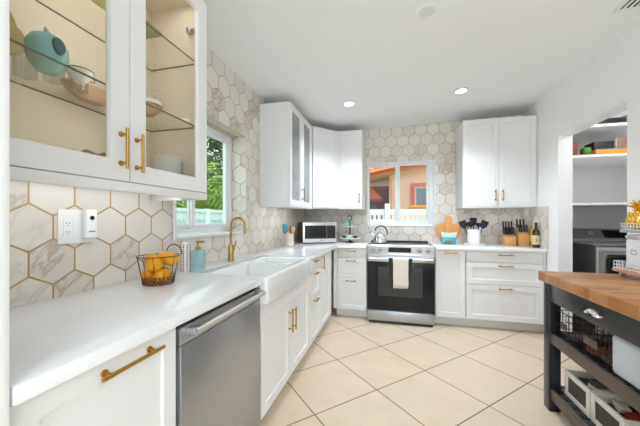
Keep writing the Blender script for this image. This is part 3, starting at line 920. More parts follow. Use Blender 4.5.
# ================================================================== CEILING FIXTURES
tilt = math.atan(0.0275)
def can(x, y, label, lit):
    r = thing('recessed_light', label, 'ceiling light', (x, y, zc(x) - 0.001), 0, 'recessed ceiling lights')
    r.rotation_euler = (0, -tilt, 0)
    MB().lathe([(0.050, -0.001), (0.074, -0.001), (0.076, -0.006), (0.056, -0.010), (0.050, -0.008), (0.050, -0.001)], (0, 0, 0), 36).build('trim_ring', M['vinyl'], r)
    MB().lathe([(0, -0.006), (0.0495, -0.006), (0.0495, -0.002), (0, -0.002)], (0, 0, 0), 32).build('lens', M['glow'] if lit else M['lens_off'], r)
    if lit:
        light('can_lamp', 'SPOT', (x, y, zc(x) - 0.03), (0, 0, 0), 86, (0.80, 0.90, 1.0), spot_size=radians(125), spot_blend=1.0, shadow_soft_size=0.06)
can(-0.465, 3.087, 'lit round recessed ceiling light nearer the inside corner', True)
can(0.663, 3.124, 'lit round recessed ceiling light nearer the laundry wall', True)
can(0.203, 1.862, 'unlit round ceiling fixture at the top edge of the photo', False)

r = thing('air_vent', 'white slatted air vent grille in the ceiling at top right', 'vent', (1.452, 2.04, zc(1.452) - 0.002))
r.rotation_euler = (0, -tilt, 0)
VW, VL = 0.105, 0.17
MB().box(-VW, -VW + 0.022, -VL, VL, -0.008, 0, 0.002).box(VW - 0.022, VW, -VL, VL, -0.008, 0, 0.002).box(-VW + 0.022, VW - 0.022, -VL, -VL + 0.022, -0.008, 0, 0.002).box(-VW + 0.022, VW - 0.022, VL - 0.022, VL, -0.008, 0, 0.002).build('frame', M['vinyl'], r)
MB().box(-VW + 0.023, VW - 0.023, -VL + 0.023, VL - 0.023, -0.002, -0.0005).build('duct', M['dark_hole'], r)
for k in range(5):
    x = -0.064 + k * 0.032
    MB().box(x - 0.008, x + 0.008, -VL + 0.0235, VL - 0.0235, -0.008, -0.0055).build('slat', M['vinyl'], r)

# ================================================================== OUTLETS
r = thing('wall_outlet', 'white two-gang outlet plate on the hexagon tile left of the fruit basket', 'outlet', (LW + 0.0008, 0.838, 1.1235), pi / 2)
pw, ph = 0.142, 0.142
MB().box(0, pw, -0.007, 0, 0, ph, 0.003).build('plate', M['off_white'], r)
MB().box(0.018, 0.052, -0.0095, -0.0072, 0.033, 0.103, 0.003).build('receptacle', M['vinyl'], r)
sl_ = MB()
for z in (0.05, 0.086):
    for dx in (-0.006, 0.006):
        sl_.box(0.035 + dx - 0.001, 0.035 + dx + 0.001, -0.0102, -0.0096, z - 0.004, z + 0.004)
    sl_.cyl((0.035, -0.0096, z - 0.01), (0.035, -0.0102, z - 0.01), 0.002, seg=8)
sl_.build('slots', M['dark_hole'], r)
r = thing('plug_in_sensor', 'white plug-in device with a black dot on the outlet plate', 'device', (LW + 0.0085, 0.925, 1.143), pi / 2)
MB().box(0, 0.046, -0.03, 0, 0, 0.125, 0.006).build('body', M['vinyl'], r)
MB().lathe([(0, 0), (0.0095, 0), (0.0095, 0.002), (0, 0.003)], (0.022, 0, 0), 18, mtx=Matrix.Translation((0, -0.0302, 0.088)) @ Matrix.Rotation(pi / 2, 4, 'X')).build('eye', M['black'], r)
MB().box(0.008, 0.036, -0.0312, -0.0302, 0.028, 0.032).build('slit', M['gun'], r)

# ================================================================== DISHES IN THE NEAR GLASS CABINET
S1 = 1.7095
zb0 = UB + 0.0218
# turquoise vase; its oval side mouth is a solid disc coloured as shade
r = thing('vase', 'round turquoise ceramic vase with an oval side opening on the middle glass shelf', 'vase', (-1.105, 0.685, S1))
r.scale = (0.82, 0.82, 0.82)
MB().lathe([(0, 0.002), (0.030, 0.0), (0.036, 0.004), (0.055, 0.03), (0.068, 0.068), (0.066, 0.105), (0.050, 0.135), (0.026, 0.150), (0.010, 0.158), (0.0, 0.160)], (0, 0, 0), 36).build('body', M['teal'], r)
MB().cyl((0, 0, 0.152), (-0.004, -0.004, 0.182), 0.013, 0.002, seg=14).build('stem_tip', M['teal'], r)
d_ = Vector((1.13, -0.02, 0.18)).normalized()
rot = Vector((0, 0, 1)).rotation_difference(d_).to_matrix().to_4x4()
MB().lathe([(0, 0.0), (0.024, 0.0), (0.026, -0.004), (0.026, -0.016), (0, -0.016)], (0, 0, 0), 28, sx=1.35, sy=0.85, mtx=Matrix.Translation(Vector((0, 0, 0.084)) + d_ * 0.0715) @ rot).build('opening', M['teal_shaded'], r)

def plate_prof(rad, h):
    return [(0, 0.0), (rad * 0.6, 0.0), (rad * 0.66, 0.003), (rad, h), (rad, h + 0.003), (rad * 0.64, 0.007), (0, 0.006)]
pl0 = None
for k in range(6):
    o = MB().lathe(plate_prof(0.075, 0.014), (0, 0, 0), 36).build('plate', M['yellow_china']) if pl0 is None else pl0.copy()
    if pl0 is None:
        pl0 = o
    else:
        COL.objects.link(o)
    o.location = (-1.10, 0.535, S1 + 0.0005 + k * 0.0085)
    tag(o, 'yellow china plate in the stack left of the turquoise vase', 'plate', 'yellow plates in the glass cabinet')
o = MB().lathe([(0, 0.0), (0.045, 0.0), (0.115, 0.012), (0.120, 0.016), (0.115, 0.016), (0.045, 0.005), (0, 0.005)], (0, 0, 0), 40, mtx=Matrix.Translation((-1.195, 0.53, S1 + 0.125)) @ Matrix.Rotation(radians(80), 4, 'Y')).build('platter', M['olive'])
tag(o, 'green plate standing upright behind the yellow plate stack', 'plate')
bowl_p = lambda R, H: [(0, 0.0), (R * 0.45, 0.0), (R * 0.5, 0.004), (R * 0.85, H * 0.5), (R, H), (R * 0.96, H), (R * 0.8, H * 0.5), (R * 0.4, 0.010), (0, 0.008)]
r = thing('handled_bowl', 'white bowl with dark rim and loop handle right of the turquoise vase', 'bowl', (-1.075, 0.765, S1))
r.scale = (0.78, 0.78, 0.9)
MB().lathe(bowl_p(0.05, 0.042), (0, 0, 0), 32).build('bowl', M['white_china'], r)
MB().tube([(0.05 * cos(a), 0.05 * sin(a), 0.0445) for a in [k * 2 * pi / 28 for k in range(28)]], 0.0022, 6, True).build('rim', M['gun'], r)
MB().tube([(0, 0.048, 0.02), (0, 0.064, 0.024), (0, 0.066, 0.036), (0, 0.049, 0.040)], 0.0028, 8).build('handle', M['gun'], r)
o = MB().lathe(bowl_p(0.105, 0.05), (0, 0, 0), 36, sx=0.55).build('serving_bowl', M['brown_bowl'], loc=(-1.215, 0.905, S1))
tag(o, 'wide brown stoneware bowl on the middle glass shelf, seen from below', 'bowl')
r = thing('serving_bowl', 'brown bowl with a white rim on the middle glass shelf behind the right door', 'bowl', (-1.11, 1.085, S1))
MB().lathe(bowl_p(0.062, 0.045), (0, 0, 0), 32).build('bowl', M['brown_bowl'], r)
MB().lathe([(0.0625, 0.0455), (0.064, 0.0455), (0.066, 0.06), (0.0645, 0.062), (0.0625, 0.058), (0.0625, 0.0455)], (0, 0, 0), 32).build('rim', M['white_china'], r)
gl0 = None
for i, (x, y) in enumerate(((-1.22, 0.615), (-1.215, 0.69), (-1.16, 0.74), (-1.135, 0.60), (-1.16, 0.82))):
    if gl0 is None:
        gl0 = MB().lathe([(0, 0), (0.026, 0), (0.03, 0.003), (0.033, 0.085), (0.0318, 0.085), (0.0285, 0.006), (0, 0.005)], (0, 0, 0), 24).build('drinking_glass', M['drink_glass'])
        o = gl0
    else:
        o = gl0.copy(); COL.objects.link(o)
    o.location = (x, y, S1 + 0.0003) if i != 3 else (-1.225, 0.54, S1 + 0.0003)
    tag(o, 'clear drinking glass at the back of the middle glass shelf', 'glass', 'drinking glasses in the glass cabinet')
S2 = 2.0435
for i, (y0, y1, lab) in enumerate(((0.60, 0.90, 'olive green square dish on the top glass shelf, behind the left door'), (0.925, 1.06, 'small olive green square dish on the top glass shelf, behind the right door'))):
    o = MB().box(-0.05, 0.05, 0, y1 - y0, 0, 0.02, 0.006).box(-0.035, 0.035, 0.015, y1 - y0 - 0.015, 0.0202, 0.028, 0.002).build('square_dish', M['olive'], loc=(-1.05, y0, S2))
    tag(o, lab, 'dish', 'olive dishes on the top glass shelf')
bw0 = None
for k in range(8):
    if bw0 is None:
        o = bw0 = MB().lathe(bowl_p(0.072, 0.034), (0, 0, 0), 36).build('bowl', M['white_china'])
    else:
        o = bw0.copy(); COL.objects.link(o)
    o.location = (-1.10, 1.195, zb0 + 0.0006 + k * 0.0165)
    tag(o, 'cream bowl in the stack on the cabinet floor behind the right glass door', 'bowl', 'stacked bowls on the cabinet floor')
r = thing('trinket_dish', 'small brass trinket dish at the bottom behind the left glass door', 'dish', (-1.04, 0.775, zb0))
r.scale = (1.1, 1.1, 1.9)
MB().lathe(bowl_p(0.045, 0.035), (0, 0, 0), 28).build('dish', M['brass_s'], r)
MB().tube([(0.045 * cos(a), 0.045 * sin(a), 0.036 + 0.003 * sin(6 * a)) for a in [k * 2 * pi / 36 for k in range(36)]], 0.003, 6, True).build('rim', M['brown_bowl'], r)

# ================================================================== WORKTOP OBJECTS, SINK RUN
CT = 0.9143
# fruit basket
r = thing('wire_basket', 'round copper wire fruit basket on the worktop beside the outlet', 'basket', (-1.10, 1.14, CT))
r.scale = (0.93, 0.93, 0.93)
def circ(rad, z, n=40):
    return [(rad * cos(2 * pi * k / n), rad * sin(2 * pi * k / n), z) for k in range(n)]
cage = MB()
for rad, z, t in ((0.072, 0.006, 0.003), (0.0775, 0.040, 0.0018), (0.098, 0.145, 0.0028)):
    cage.tube(circ(rad, z), t, 6, True)
for k in range(12):
    a = 2 * pi * k / 12
    cage.tube([((0.072 + 0.026 * t) * cos(a), (0.072 + 0.026 * t) * sin(a), 0.006 + 0.139 * t) for t in (0, .25, .5, .75, 1)], 0.0014, 6)
for k in range(26):
    a = 2 * pi * k / 26
    for sgn in (0.3, -0.3):
        cage.tube([((0.072 + 0.0055 * t) * cos(a + sgn * t), (0.072 + 0.0055 * t) * sin(a + sgn * t), 0.006 + 0.034 * t) for t in (0, .5, 1)], 0.0015, 5)
for k in range(3):
    a = 2 * pi * k / 3 - 0.6
    cage.ball((0.066 * cos(a), 0.066 * sin(a), 0.004), 0.004, 8)
for k in range(7):
    xx = -0.06 + k * 0.02
    yy = sqrt(max(0, 0.07 ** 2 - xx * xx))
    cage.tube([(xx, -yy, 0.006), (xx, yy, 0.006)], 0.0014, 5)
cage.build('cage', M['copper'], r)
MB().tube([(0.02 + 0.052 * cos(a), 0.086, 0.145 + 0.052 * sin(a)) for a in [pi * k / 16 for k in range(17)]], 0.003, 8).build('handle', M['copper'], r)
lem0 = None
def lemon_mb():
    R_ = 0.036
    prof = [(0, -0.050), (0.006, -0.047), (0.014, -0.040), (0.026, -0.028), (0.034, -0.012), (0.036, 0.0), (0.034, 0.012), (0.026, 0.028), (0.014, 0.040), (0.007, 0.047), (0.004, 0.051), (0, 0.052)]
    return MB().lathe(prof, (0, 0, 0), 24)
lem = [(-0.030, -0.028, 0.046, 1.45, 0.9), (0.034, -0.018, 0.046, 1.35, 2.4), (0.0, 0.036, 0.046, 1.5, 1.6),
       (-0.042, 0.0, 0.120, 1.35, 0.9), (0.016, -0.044, 0.104, 0.4, 0.8), (0.050, 0.024, 0.124, 1.3, 2.2), (-0.004, 0.048, 0.128, 1.5, 1.4)]
labs = ['lemon in the bottom layer of the copper basket'] * 3 + ['green-flecked yellow fruit on top at the left of the basket', 'lemon standing at the front of the copper basket', 'large lemon on top at the right of the basket', 'lemon at the back of the pile against the tile']
for i, (x, y, z, ra, rb) in enumerate(lem):
    if lem0 is None:
        o = lem0 = lemon_mb().build('lemon', M['lemon'])
    else:
        o = lem0.copy(); COL.objects.link(o)
        if i == 3:
            o.data = o.data.copy(); o.data.materials[0] = M['mango']
    o.location = (-1.10 + x * 0.93, 1.14 + y * 0.93, CT + z * 0.93)
    o.scale = (0.95, 0.95, 0.84)
    o.rotation_euler = (ra, 0, rb)
    tag(o, labs[i], 'fruit', 'fruit in the copper basket')

# soap dispenser and beaded bottle
r = thing('soap_dispenser', 'square aqua glass soap dispenser with a gold pump left of the faucet', 'soap dispenser', (-1.145, 1.487, CT), radians(12))
MB().box(-0.036, 0.036, -0.036, 0.036, 0.001, 0.125, 0.012, seg=3).build('bottle', M['soap_glass'], r)
MB().cyl((0, 0, 0.1253), (0, 0, 0.146), 0.016, 0.014, seg=20).cyl((0, 0, 0.146), (0, 0, 0.17), 0.005, seg=12).box(-0.012, 0.04, -0.008, 0.008, 0.168, 0.182, 0.004).build('pump', M['brass_s'], r)
r = thing('beaded_bottle', 'slim white bottle edged with brown beads beside the soap dispenser', 'bottle', (-1.185, 1.428, CT))
MB().lathe([(0, 0), (0.022, 0), (0.024, 0.004), (0.024, 0.165), (0.018, 0.178), (0, 0.18)], (0, 0, 0), 24).build('body', M['white_china'], r)
bd = MB()
for k in range(13):
    for a in (-0.55, -1.35, 0.25, -2.15):
        bd.ball((0.0245 * cos(a), 0.0245 * sin(a), 0.010 + k * 0.0125), 0.0045, 8)
bd.build('beads', M['bead'], r)

# utensil crock in the corner
r = thing('utensil_crock', 'pale stone crock of cooking spoons beside the microwave', 'crock', (-1.155, 3.085, CT))
MB().lathe([(0, 0.0), (0.044, 0), (0.048, 0.004), (0.048, 0.148), (0.044, 0.150), (0.042, 0.146), (0.040, 0.010), (0, 0.008)], (0, 0, 0), 32).build('crock', M['stone'], r)
def utensil(name, base, dirv, L, head, m, label, group, mh=None, cat='utensil'):
    d = Vector(dirv).normalized()
    rot = Vector((0, 0, 1)).rotation_difference(d).to_matrix().to_4x4()
    rr = thing(name, label, cat, base, 0, group)
    MB().cyl((0, 0, 0), tuple(d * L), 0.0048, 0.0055, seg=10).build('handle', m, rr)
    hm = Matrix.Translation(d * (L + 0.0)) @ rot
    mb = MB()
    if head == 'spoon':
        mb.lathe([(0, -0.008), (0.014, 0.0), (0.025, 0.022), (0.028, 0.042), (0.022, 0.064), (0, 0.074)], (0, 0, 0), 20, sx=1.0, sy=0.28, mtx=hm)
    elif head == 'spatula':
        mb.box(-0.027, 0.027, -0.005, 0.005, -0.006, 0.088, 0.0045, mtx=hm)
    elif head == 'turner':
        mb.prism([(-0.012, -0.006), (0.012, -0.006), (0.038, 0.03), (0.042, 0.095), (-0.042, 0.095), (-0.038, 0.03)], -0.002, 0.002, 'y', mtx=hm)
    elif head == 'ladle':
        mb.lathe([(0, -0.005), (0.024, 0.004), (0.038, 0.03), (0.040, 0.048), (0.034, 0.048), (0.02, 0.014), (0, 0.008)], (0, 0, 0), 22, mtx=hm)
    mb.build('head', mh or m, rr)
    return rr
UG = 'utensils in the corner crock'
cx, cy = -1.155, 3.085
utensil('spatula', (cx - 0.008, cy - 0.010, CT + 0.012), (-0.16, -0.14, 1), 0.165, 'spatula', M['spoon'], 'turquoise silicone spatula standing in the pale corner crock', UG, M['aqua'])
utensil('wooden_spoon', (cx + 0.012, cy + 0.004, CT + 0.012), (0.16, 0.02, 1), 0.145, 'spoon', M['spoon'], 'pale wooden spoon leaning right in the corner crock', UG)
utensil('wooden_spoon', (cx - 0.016, cy + 0.006, CT + 0.012), (-0.26, 0.02, 1), 0.14, 'spoon', M['spoon_dark'], 'dark brown wooden spoon leaning left in the corner crock', UG)
utensil('wooden_spoon', (cx + 0.002, cy + 0.016, CT + 0.012), (0.04, 0.14, 1), 0.15, 'spoon', M['spoon_dark'], 'brown wooden spoon at the back of the corner crock', UG)

# microwave
r = thing('microwave', 'stainless steel microwave oven set across the worktop corner', 'microwave', (-1.112, 3.455, CT), radians(31))
mw, md, mh = 0.455, 0.30, 0.275
MB().box(0.003, mw - 0.003, 0.018, md, 0.012, mh - 0.002, 0.006).build('body', M['gun'], r)
MB().box(0, mw, -0.004, 0.0175, 0.012, mh, 0.005).build('front_frame', M['steel_h'], r)
MB().box(0.022, 0.315, -0.009, -0.0045, 0.062, 0.232, 0.003).build('door_window', M['black_glass'], r)
MB().box(0.319, mw - 0.018, -0.009, -0.0045, 0.062, 0.232, 0.003).build('control_panel', M['black'], r)
MB().box(0.235, 0.262, -0.0058, -0.0043, 0.036, 0.042).build('emblem', M['gun'], r)
for x in (0.03, mw - 0.03):
    for y in (0.03, md - 0.03):
        MB().cyl((x, y, 0), (x, y, 0.0118), 0.011, seg=12).build('foot', M['black'], r)

# two-tier tray
r = thing('tiered_tray', 'two-tier serving tray with a dark centre post beside the microwave', 'tray', (-0.565, 3.835, CT))
MB().lathe([(0, 0), (0.055, 0), (0.055, 0.006), (0.016, 0.02), (0.012, 0.048), (0, 0.048)], (0, 0, 0), 28).build('base', M['black'], r)
MB().lathe([(0, 0.0485), (0.122, 0.0485), (0.136, 0.062), (0.134, 0.064), (0.118, 0.054), (0, 0.054)], (0, 0, 0), 40).build('lower_plate', M['whitewash'], r)
MB().cyl((0, 0, 0.0545), (0, 0, 0.2075), 0.009, seg=14).cyl((0, 0, 0.2165), (0, 0, 0.31), 0.007, seg=14).build('post', M['black'], r)
MB().lathe([(0, 0.208), (0.088, 0.208), (0.102, 0.220), (0.100, 0.222), (0.086, 0.213), (0, 0.213)], (0, 0, 0), 40).build('upper_plate', M['whitewash'], r)
MB().tube([(0.026 * cos(a), 0, 0.335 + 0.026 * sin(a)) for a in [2 * pi * k / 24 for k in range(24)]], 0.006, 8, True).build('handle', M['black'], r)
TZ = CT + 0.0545
tx, ty = -0.565, 3.835
o = MB().lathe(bowl_p(0.036, 0.035), (0, 0, 0), 24).build('small_bowl', M['navy'], loc=(tx - 0.075, ty - 0.045, TZ))
tag(o, 'navy blue little bowl at the left on the lower tray tier', 'bowl', 'little bowls on the tiered tray')
o = MB().lathe(bowl_p(0.036, 0.035), (0, 0, 0), 24).build('small_bowl', M['navy'], loc=(tx + 0.077, ty - 0.042, TZ))
tag(o, 'navy blue little bowl at the right on the lower tray tier', 'bowl', 'little bowls on the tiered tray')
o = MB().lathe([(0, 0), (0.025, 0), (0.038, 0.024), (0.042, 0.05), (0.036, 0.052), (0, 0.012)], (0, 0, 0), 24, sx=1.2).build('small_bowl', M['mint'], loc=(tx + 0.0, ty - 0.070, TZ))
tag(o, 'mint green oval bowl at the front of the lower tray tier', 'bowl', 'little bowls on the tiered tray')
r = thing('mug', 'aqua mug on the upper tier of the tray', 'mug', (tx - 0.042, ty - 0.02, CT + 0.2135))
MB().lathe([(0, 0), (0.028, 0), (0.031, 0.004), (0.033, 0.06), (0.030, 0.06), (0.027, 0.008), (0, 0.006)], (0, 0, 0), 28).build('cup', M['teal'], r)
MB().tube([(-0.032, 0, 0.048), (-0.05, 0, 0.045), (-0.052, 0, 0.022), (-0.031, 0, 0.015)], 0.004, 8).build('handle', M['teal'], r)
r = thing('hanging_ornament', 'teal leaf ornament tied to the ring of the tiered tray', 'ornament', (tx - 0.022, ty - 0.018, CT + 0.318))
MB().ball((0, 0, 0), 0.02, 14, (1.2, 0.5, 0.9)).ball((-0.012, 0, 0.024), 0.012, 12, (0.8, 0.5, 1.4)).build('leaf', M['teal'], r)
o = MB().lathe(bowl_p(0.03, 0.03), (0, 0, 0), 22).build('small_bowl', M['bamboo'], loc=(tx + 0.065, ty + 0.045, TZ))
tag(o, 'light wooden little bowl at the right rear of the lower tray tier', 'bowl', 'little bowls on the tiered tray')

# kettle
r = thing('kettle', 'polished chrome kettle with a black arched handle on the cooktop', 'kettle', (-0.165, 3.80, 0.9192), radians(10))
MB().lathe([(0, 0.0), (0.082, 0.0), (0.09, 0.006), (0.090, 0.02), (0.084, 0.065), (0.066, 0.105), (0.042, 0.128), (0.034, 0.132), (0, 0.134)], (0, 0, 0), 40).build('body', M['chrome'], r)
MB().lathe([(0, 0.1345), (0.03, 0.1345), (0.032, 0.139), (0.012, 0.146), (0.008, 0.152), (0.012, 0.160), (0.010, 0.168), (0, 0.170)], (0, 0, 0), 28).build('lid', M['chrome'], r)
MB().cyl((-0.062, 0, 0.088), (-0.115, 0, 0.135), 0.020, 0.013, seg=18).build('spout', M['chrome'], r)
MB().cyl((-0.118, 0, 0.138), (-0.126, 0, 0.146), 0.014, 0.012, seg=16).build('spout_cap', M['black'], r)
hp = [(-0.062, 0, 0.155)] + [(0.012 + 0.082 * cos(a), 0, 0.135 + 0.086 * sin(a)) for a in [pi * (0.80 - 0.88 * k / 16) for k in range(17)]]
MB().tube(hp, [0.006] + [0.0085] * 16 + [0.007], 10).build('handle', M['black'], r)

# ================================================================== WORKTOP OBJECTS, RIGHT
r = thing('ceramic_holder', 'turquoise arched ceramic holder with mint top right of the range', 'holder', (0.672, 3.84, CT))
arch = [(-0.085, 0), (-0.052, 0), (-0.045, 0.035), (-0.03, 0.05), (0.03, 0.05), (0.045, 0.035), (0.052, 0), (0.085, 0), (0.082, 0.085), (-0.082, 0.085)]
MB().prism(arch, -0.028, 0.0, 'y', 0.004).build('foot', M['aqua'], r)
MB().prism([(-0.082, 0.0855), (0.082, 0.0855), (0.092, 0.155), (0.04, 0.147), (0, 0.144), (-0.04, 0.147), (-0.092, 0.155)], -0.028, 0.0, 'y', 0.004).build('bowl_front', M['mint'], r)
MB().box(-0.08, 0.08, 0.001, 0.052, 0.0, 0.012, 0.003).build('tray', M['aqua'], r)
GB = 'bamboo boards in the turquoise holder'
for i, (xc, lean, hh, y, lab) in enumerate(((-0.083, -0.24, 0.235, 3.866, 'bamboo board leaning left in the turquoise holder'),
                                         (0.0, 0.0, 0.345, 3.853, 'tallest bamboo board standing upright in the turquoise holder'),
                                         (0.083, 0.24, 0.235, 3.880, 'bamboo board leaning right in the turquoise holder'))):
    wd = 0.043 if i == 1 else 0.075
    pts = [(-wd * 0.7, 0.0), (wd * 0.7, 0.0), (wd, 0.10), (wd, hh - 0.05), (wd * 0.72, hh - 0.018), (0.0, hh), (-wd * 0.72, hh - 0.018), (-wd, hh - 0.05), (-wd, 0.10)]
    o = MB().prism(pts, -0.005, 0.005, 'y', 0.003).build('bamboo_board', M['bamboo'], loc=(0.672 + xc * 0.35, y, CT + 0.0135 + (0.02 if i != 1 else 0)))
    o.rotation_euler = (0, lean * 1.25, 0)
    tag(o, lab, 'board', GB)

o = MB().lathe([(0, 0), (0.115, 0), (0.118, 0.004), (0.118, 0.016), (0.114, 0.019), (0, 0.019)], (0, 0, 0), 44).build('marble_board', M['marble'], loc=(0.965, 3.84, CT))
tag(o, 'round pale marble board under the black utensil crock', 'board')
r = thing('utensil_crock', 'wide white crock full of black utensils on a marble board', 'crock', (0.957, 3.84, CT + 0.0195))
MB().lathe([(0, 0), (0.066, 0), (0.070, 0.004), (0.073, 0.165), (0.072, 0.17), (0.068, 0.17), (0.066, 0.166), (0.063, 0.012), (0, 0.01)], (0, 0, 0), 40).build('crock', M['tin'], r)
UG2 = 'black utensils in the white crock'
cx, cy, cz = 0.957, 3.84, CT + 0.033
for (dx, dy, dv_, L, hd, nm, lab) in ((-0.03, 0.0, (-0.42, -0.05, 1), 0.185, 'turner', 'slotted_turner', 'black turner leaning far left in the white crock'),
                                     (-0.016, -0.014, (-0.15, -0.18, 1), 0.19, 'spoon', 'serving_spoon', 'black spoon leaning forward in the white crock'),
                                     (0.0, 0.014, (0.02, 0.1, 1), 0.205, 'turner', 'slotted_turner', 'black turner upright at the back of the white crock'),
                                     (0.016, -0.010, (0.16, -0.1, 1), 0.19, 'ladle', 'ladle', 'black ladle in the middle right of the white crock'),
                                     (0.030, 0.004, (0.40, 0.02, 1), 0.185, 'turner', 'slotted_turner', 'black turner leaning far right in the white crock'),
                                     (-0.012, 0.018, (-0.24, 0.12, 1), 0.20, 'ladle', 'ladle', 'black ladle at the left rear of the white crock')):
    utensil(nm, (cx + dx, cy + dy, cz), dv_, L, hd, M['black'], lab, UG2)

r = thing('night_light', 'violet glowing plug-in night light on the tile behind the utensils', 'night light', (1.118, BW - 0.0012, 1.085))
MB().box(-0.03, 0.03, -0.03, 0, 0, 0.035, 0.006).build('base', M['vinyl'], r)
MB().box(-0.034, 0.034, -0.034, -0.001, 0.0355, 0.085, 0.012).build('lens', M['violet'], r)

def knife_block(label, loc, rz, ww, rows, seed, big):
    rnd = random.Random(seed)
    r = thing('knife_block', label, 'knife block', loc, rz, 'knife blocks')
    h = 0.115 if not big else 0.125
    if big:
        MB().prism([(-0.055, 0), (0.055, 0), (0.055, 0.20), (0.02, 0.20), (-0.055, h)], -ww / 2, ww / 2, 'x', 0.003).build('block', M['oak'], r)
    else:
        MB().prism([(-0.05, 0), (0.05, 0), (0.05, 0.125), (-0.05, h - 0.01)], -ww / 2, ww / 2, 'x', 0.003).build('block', M['oak'], r)
    return r
GK = 'black-handled knives in the blocks'
def knives(bx, by, zt, xs, ys, lean, ln, labs):
    k = 0
    for j, y in enumerate(ys):
        for x in xs[j]:
            rr = thing('knife', labs[j], 'knife', (bx + x, by + y[0], zt + y[1]), 0, GK)
            rr.rotation_euler = (lean[0], lean[1], 0)
            MB().box(-0.007, 0.007, -0.0105, 0.0105, 0.012, ln[j], 0.004).build('handle', M['black'], rr)
            MB().box(-0.005, 0.005, -0.009, 0.009, 0.0006, 0.0118, 0.001).build('bolster', M['steel'], rr)
knife_block('light wood knife block nearer the utensil crock, with two rows of knives', (1.345, 3.86, CT), 0, 0.12, 2, 1, False)
knives(1.345, 3.86, CT, [[-0.045, -0.015, 0.015, 0.045]] * 2, [(-0.025, 0.1145), (0.025, 0.1245)], (-0.06, -0.06), [0.105, 0.165],
       ['black-handled knife in the front row of the left knife block', 'long black-handled knife in the rear row of the left knife block'])
knife_block('tall light wood knife block nearer the oil bottle, stepped at the back', (1.482, 3.855, CT), 0, 0.105, 2, 2, True)
knives(1.482, 3.855, CT, [[-0.038, -0.013, 0.013, 0.038], [-0.035, 0.0, 0.035]], [(-0.03, 0.1500), (0.04, 0.2005)], (-0.05, -0.06), [0.10, 0.115],
       ['black-handled knife in the front row of the right knife block', 'black-handled knife on the raised rear step of the right knife block'])
r = thing('oil_bottle', 'golden olive oil bottle with steel pourer behind the dark bottle', 'bottle', (1.573, 3.80, CT))
MB().lathe([(0, 0), (0.030, 0), (0.033, 0.004), (0.033, 0.165), (0.026, 0.195), (0.013, 0.215), (0.012, 0.235), (0, 0.236)], (0, 0, 0), 28).build('body', M['oil'], r)
MB().cyl((0, 0, 0.2365), (0, 0, 0.262), 0.010, 0.007, seg=14).tube([(0, 0, 0.262), (0.0, 0, 0.285), (0.012, -0.004, 0.31)], 0.004, 8).build('pourer', M['steel_h'], r)
MB().lathe([(0.0333, 0.06), (0.0337, 0.06), (0.0337, 0.125), (0.0333, 0.125)], (0, 0, 0), 28).build('label_band', M['yellow_china'], r)
r = thing('dark_bottle', 'dark brown bottle with a cream label at the right end of the worktop', 'bottle', (1.530, 3.635, CT))
MB().lathe([(0, 0), (0.034, 0), (0.0365, 0.004), (0.0365, 0.165), (0.030, 0.19), (0.015, 0.21), (0.0135, 0.25), (0, 0.25)], (0, 0, 0), 30).build('body', M['wine'], r)
MB().lathe([(0.0367, 0.035), (0.0373, 0.035), (0.0373, 0.135), (0.0367, 0.135)], (0, 0, 0), 30).build('label_band', M['label'], r)
MB().box(-0.016, -0.004, -0.0385, -0.0376, 0.075, 0.095).build('label_mark', M['script'], r)
MB().cyl((0, 0, 0.2503), (0, 0, 0.275), 0.0145, seg=18).build('cap', M['black'], r)

# ================================================================== LAUNDRY CLOSET
for z, lab in ((1.850, 'white laundry shelf holding the orange box'), (1.368, 'white laundry shelf just above the washer'), (2.150, 'topmost white laundry shelf')):
    o = MB().box(RW + 0.122, 2.898, 3.44, BW + 0.038, z, z + 0.026, 0.002).build('shelf', M['wall'])
    tag(o, lab, 'shelf', 'laundry closet shelves')
r = thing('washing_machine', 'dark graphite washing machine under the laundry shelves', 'washing machine', (1.885, 3.30, 0))
MB().box(0, 0.68, 0.012, 0.68, 0.02, 0.965, 0.012).build('body', M['washer_dark'], r)
MB().box(0, 0.68, -0.004, 0.0115, 0.02, 0.96, 0.006).build('front_panel', M['washer'], r)
MB().box(0.0, 0.68, 0.03, 0.50, 0.9655, 0.985, 0.006).build('lid', M['washer'], r)
MB().box(0.0, 0.016, -0.009, -0.0045, 0.04, 0.955, 0.002).box(0.0165, 0.68, -0.009, -0.0045, 0.925, 0.955, 0.002).build('edge_trim', M['steel_h'], r)
MB().box(0.05, 0.63, -0.010, -0.0045, 0.40, 0.895, 0.03).build('door_frame', M['steel_h'], r)
MB().box(0.075, 0.605, -0.014, -0.0105, 0.43, 0.875, 0.03).build('door_glass', M['black_glass'], r)
MB().prism([(0.505, 0.9655), (0.68, 0.9655), (0.68, 1.12), (0.60, 1.12), (0.505, 1.0)], 0.0, 0.68, 'x', 0.006).build('console', M['washer'], r)
cdir = Vector((0, -0.12, 0.095)).normalized()
c = Vector((0.25, 0.545, 1.055))
MB().cyl(c, c + cdir * 0.03, 0.035, 0.030, seg=28).build('dial', M['chrome'], r)
q = MB(); 
c0 = Vector((0.38, 0.552, 1.062))
for s_ in (0,):
    dvx, dvs = Vector((0.26, 0, 0)), Vector((0, 0.095, 0.12)).normalized() * 0.10
    b0 = c0 - dvs * 0.5 + cdir * 0.004
    q.bm.faces.new([q.bm.verts.new(p) for p in (b0, b0 + dvx, b0 + dvx + dvs, b0 + dvs)])
    bmesh.ops.solidify(q.bm, geom=q.bm.faces[:], thickness=0.006)
q.build('screen', M['black_glass'], r)

